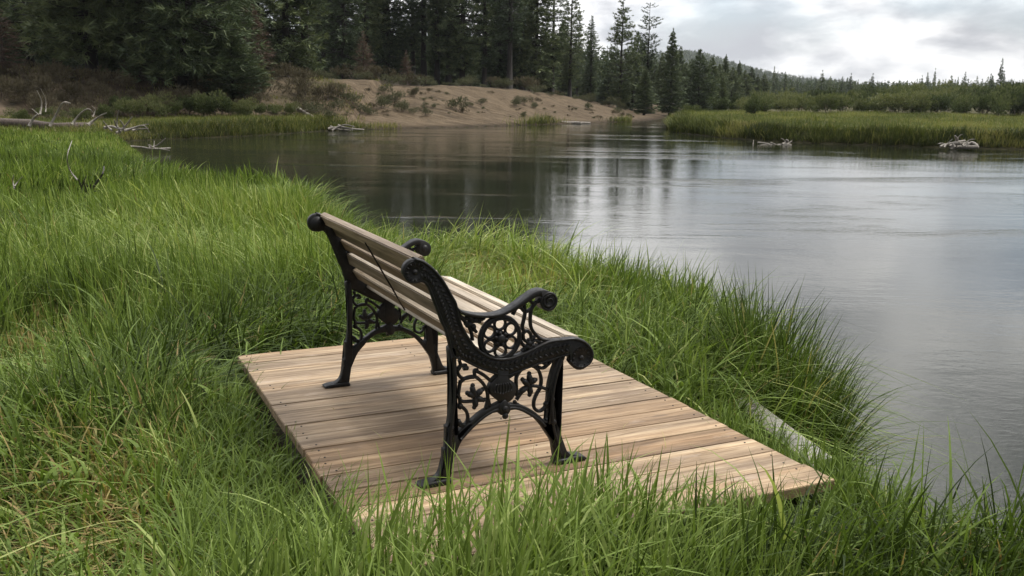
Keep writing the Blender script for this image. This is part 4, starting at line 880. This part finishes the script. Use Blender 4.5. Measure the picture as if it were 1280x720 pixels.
branchy('root_tangle', 'bleached tangle of roots left of the shoreline driftwood', 'driftwood', 31.5, [([(150, 165), (146, 155), (148, 138)], .045, .012, 0), ([(150, 163), (158, 156), (165, 146)], .045, .014, .1), ([(152, 162), (146, 158), (143, 150)], .04, .02, -.1), ([(155, 163), (168, 160), (180, 157), (187, 166)], .05, .012, 0), ([(160, 162), (172, 158), (186, 155)], .035, .012, .2), ([(140, 163), (134, 158), (129, 151)], .04, .015, .1), ([(165, 163), (176, 161), (186, 161)], .035, .01, -.15), ([(145, 166), (155, 160), (150, 150)], .04, .02, .15), ([(130, 160), (140, 158), (150, 162)], .05, .03, .2)], DRIFT)
branchy('driftwood', 'small pale driftwood branch lying in the shallows of the left bay', 'driftwood', 30.5, [([(163, 183), (178, 184), (190, 186), (213, 185)], .03, .02, 0), ([(186, 184), (196, 182), (207, 173)], .035, .012, .1), ([(186, 181), (194, 185), (212, 188)], .025, .015, -.2), ([(192, 184), (193, 176)], .015, .007, 0)], DRIFT)
branchy('driftwood', 'pile of bleached sticks on the shore at the foot of the bluff', 'driftwood', 48, [([(410, 161), (425, 159), (440, 161), (455, 162)], .07, .03, 0), ([(412, 158), (424, 162), (438, 163)], .06, .03, .2), ([(415, 163), (430, 156), (444, 159)], .05, .02, -.2), ([(440, 163), (442, 157)], .03, .01, 0), ([(422, 157), (434, 161)], .08, .05, .1)], DRIFT)
branchy('driftwood', 'grey log angled down the slope above the stick pile', 'log', 50, [([(371, 135), (382, 142), (394, 149)], .10, .12, 0), ([(378, 139), (386, 136)], .03, .01, 0)], DRIFT)
branchy('driftwood', 'straight pale log lying at the waterline below the bluff', 'log', 64, [([(699, 154), (715, 154), (726, 154)], .14, .11, 0), ([(724, 154.5), (738, 154)], .12, .09, .4)], DRIFT)
branchy('driftwood', 'snagged branch with a dark root end floating near the right bank', 'driftwood', 41.5, [([(965, 182), (978, 181), (988, 182)], .03, .09, 0), ([(978, 181), (984, 177), (983, 175)], .07, .05, .1), ([(963, 178), (970, 181)], .03, .03, 0), ([(941, 183), (942, 175)], .03, .015, 0), ([(947, 178), (958, 179), (968, 182)], .03, .02, 0), ([(988, 182), (1005, 181), (1022, 182.5)], .025, .012, .2), ([(983, 181), (980, 175), (976, 173)], .03, .01, .1), ([(970, 182), (960, 180), (950, 181)], .02, .01, -.2), ([(984, 180), (990, 176)], .04, .015, .1)], DRIFT)
branchy('root_wad', 'pale tangled root wad in the water under the right cut bank', 'driftwood', 39.2, [([(1175, 183), (1188, 180), (1200, 179)], .05, .09, 0), ([(1188, 184), (1196, 176), (1194, 170)], .09, .04, 0), ([(1192, 184), (1204, 180), (1222, 181)], .11, .06, .2), ([(1197, 178), (1206, 176)], .07, .05, .1), ([(1205, 184), (1215, 178), (1223, 184)], .07, .05, -.1), ([(1190, 184), (1200, 184), (1223, 184)], .08, .07, -.2), ([(1200, 178), (1206, 184)], .07, .06, .1), ([(1180, 184), (1187, 177), (1191, 174)], .035, .015, -.2), ([(1196, 176), (1199, 170), (1203, 168)], .03, .01, .1), ([(1203, 182), (1212, 175), (1219, 174)], .035, .012, -.3), ([(1186, 182), (1178, 179), (1172, 180)], .03, .012, .2), ([(1208, 184), (1210, 177)], .04, .02, -.25), ([(1194, 184), (1190, 178)], .05, .02, -.3)], DRIFT)
branchy('dead_stub', 'dark splintered stump of twigs standing in the grass on the left', 'stump', 12.5, [([(106, 252), (108, 240), (105, 226)], .035, .012, 0), ([(104, 250), (118, 232), (128, 218), (130, 208)], .022, .008, 0), ([(100, 250), (102, 236), (98, 224)], .02, .006, .1), ([(110, 250), (112, 236), (116, 226)], .02, .006, -.1), ([(108, 246), (116, 240), (124, 238)], .014, .005, 0), ([(103, 250), (101, 238), (108, 219)], .016, .005, .05), ([(108, 250), (106, 238), (112, 230)], .02, .006, .1), ([(97, 251), (96, 240), (99, 230)], .012, .004, 0), ([(112, 262), (128, 252), (145, 247)], .012, .004, -.1)], CHAR)
branchy('dry_stalk', 'tall thin curved dry stalk beside the dark stump', 'stalk', 12.6, [([(97, 225), (87, 212), (84, 195), (90, 176)], .010, .005, 0)], DRIFT)
branchy('dry_stalk', 'short forked dry stalk at the far left of the grass', 'stalk', 11.5, [([(18, 236), (16, 226), (17, 219)], .009, .005, 0), ([(18, 233), (24, 225), (28, 221)], .007, .003, 0)], DRIFT)

# bleached plank between deck and river
pa = on_z(925, 500, -.13)[:2]; pb = on_z(1040, 568, -.13)[:2]; dd = pb-pa; ln = float(np.linalg.norm(dd)); an = math.atan2(dd[1], dd[0])
o = link('plank', box_mesh('plank', 0, ln*.93, -.05, .05, -.02, .02, .004, .01), PLANKW); o.location = (pa[0], pa[1], -.14); o.rotation_euler = (R(16), R(5), an)
tag(o, 'bleached white plank half hidden in the grass beside the deck', 'plank')

# ------------------------------------------------------------------ light
SUN_EL, SUN_AZ = R(58), R(68)       # azimuth from +Y towards +X
W = bpy.data.worlds.new('World'); SC.world = W; W.use_nodes = True
n = W.node_tree.nodes; l = W.node_tree.links; bg = n['Background']; bg.inputs['Strength'].default_value = 0.1
sky = n.new('ShaderNodeTexSky'); sky.sky_type = 'NISHITA'; sky.sun_disc = False; sky.sun_elevation = SUN_EL; sky.sun_rotation = SUN_AZ; sky.ozone_density = 3.0; sky.dust_density = .4
tc = n.new('ShaderNodeTexCoord'); sx = n.new('ShaderNodeSeparateXYZ'); l.new(tc.outputs['Generated'], sx.inputs[0])
zz = math_n(n, l, 'MAXIMUM', sx.outputs['Z'], 0.0); zz = math_n(n, l, 'ADD', zz, .34)
cx = n.new('ShaderNodeCombineXYZ'); l.new(math_n(n, l, 'DIVIDE', sx.outputs['X'], zz), cx.inputs[0]); l.new(math_n(n, l, 'DIVIDE', sx.outputs['Y'], zz), cx.inputs[1])
c1 = noise_node(n, l, mapping(n, l, cx.outputs[0], (1.5, 1.5, 1)), 2.0, 9, .54, .15); c2 = noise_node(n, l, mapping(n, l, cx.outputs[0], (1, .9, 1)), .9, 4, .5)
f = math_n(n, l, 'MULTIPLY_ADD', c1.outputs[0], .75); l.new(math_n(n, l, 'MULTIPLY', c2.outputs[0], .25), f.node.inputs[2])
cl = ramp(n, [(.41, (3.6, 3.7, 4.05)), (.46, (4.8, 4.88, 5.15)), (.505, (6.6, 6.62, 6.75)), (.57, (9.2, 9.1, 9.0))]); l.new(f, cl.inputs[0])
cov = ramp(n, [(.37, (.58,)*3), (.46, (1,)*3)]); l.new(c2.outputs[0], cov.inputs[0])
cmix = mixc(n, l, cov.outputs[0], sky.outputs[0], cl.outputs[0]); 
# added sky shaping: dims light from behind the viewer, brightens it above the river
dt = n.new('ShaderNodeVectorMath'); dt.operation = 'DOT_PRODUCT'; l.new(tc.outputs['Generated'], dt.inputs[0]); dt.inputs[1].default_value = (-.25, .60, .76)
br = ramp(n, [(.0, (.28,)*3), (.45, (.50,)*3), (.72, (.70,)*3), (.83, (1.0,)*3), (.92, (1.85,)*3), (1, (2.3,)*3)]); l.new(math_n(n, l, 'MULTIPLY_ADD', dt.outputs['Value'], .5), br.inputs[0]); br.inputs[0].links[0].from_node.inputs[2].default_value = .5
l.new(mixc(n, l, 1.0, cmix, br.outputs[0], 'MULTIPLY'), bg.inputs['Color'])
W.cycles.sampling_method = 'MANUAL'; W.cycles.sample_map_resolution = 512
sd = bpy.data.lights.new('sun', 'SUN'); so = bpy.data.objects.new('sun', sd); COL.objects.link(so)
sd.energy = 2.4; sd.angle = R(16); sd.color = (1, .965, .90)
sdir = Vector((math.cos(SUN_EL)*math.sin(SUN_AZ), math.cos(SUN_EL)*math.cos(SUN_AZ), math.sin(SUN_EL)))
so.rotation_euler = sdir.to_track_quat('Z', 'Y').to_euler()
SC.view_settings.view_transform = 'Standard'; SC.view_settings.look = 'None'; SC.view_settings.gamma = 1; SC.view_settings.exposure = 0.8
SC.cycles.max_bounces = 6; SC.cycles.transparent_max_bounces = 4; SC.cycles.diffuse_bounces = 3; SC.cycles.glossy_bounces = 3

# thin moist air: far hill fades a little
hb = bpy.data.meshes.new('haze'); bm = bmesh.new(); bmesh.ops.create_cube(bm, size=1)
for w in bm.verts: w.co = (w.co.x*3900, 1500+w.co.y*3500, (110 if w.co.z > 0 else -6))
bm.to_mesh(hb); bm.free(); ho = link('haze', hb); hm, n, l, b_, o_ = nt('haze_air'); n.remove(b_)
pv = n.new('ShaderNodeVolumePrincipled'); pv.inputs['Color'].default_value = (.86, .90, .94, 1); pv.inputs['Density'].default_value = .00013; pv.inputs['Anisotropy'].default_value = .2
l.new(pv.outputs[0], o_.inputs['Volume']); hb.materials.append(hm); tag(ho, kind='stuff')
ho['label'] = 'thin grey haze over the valley'; ho['category'] = 'haze'
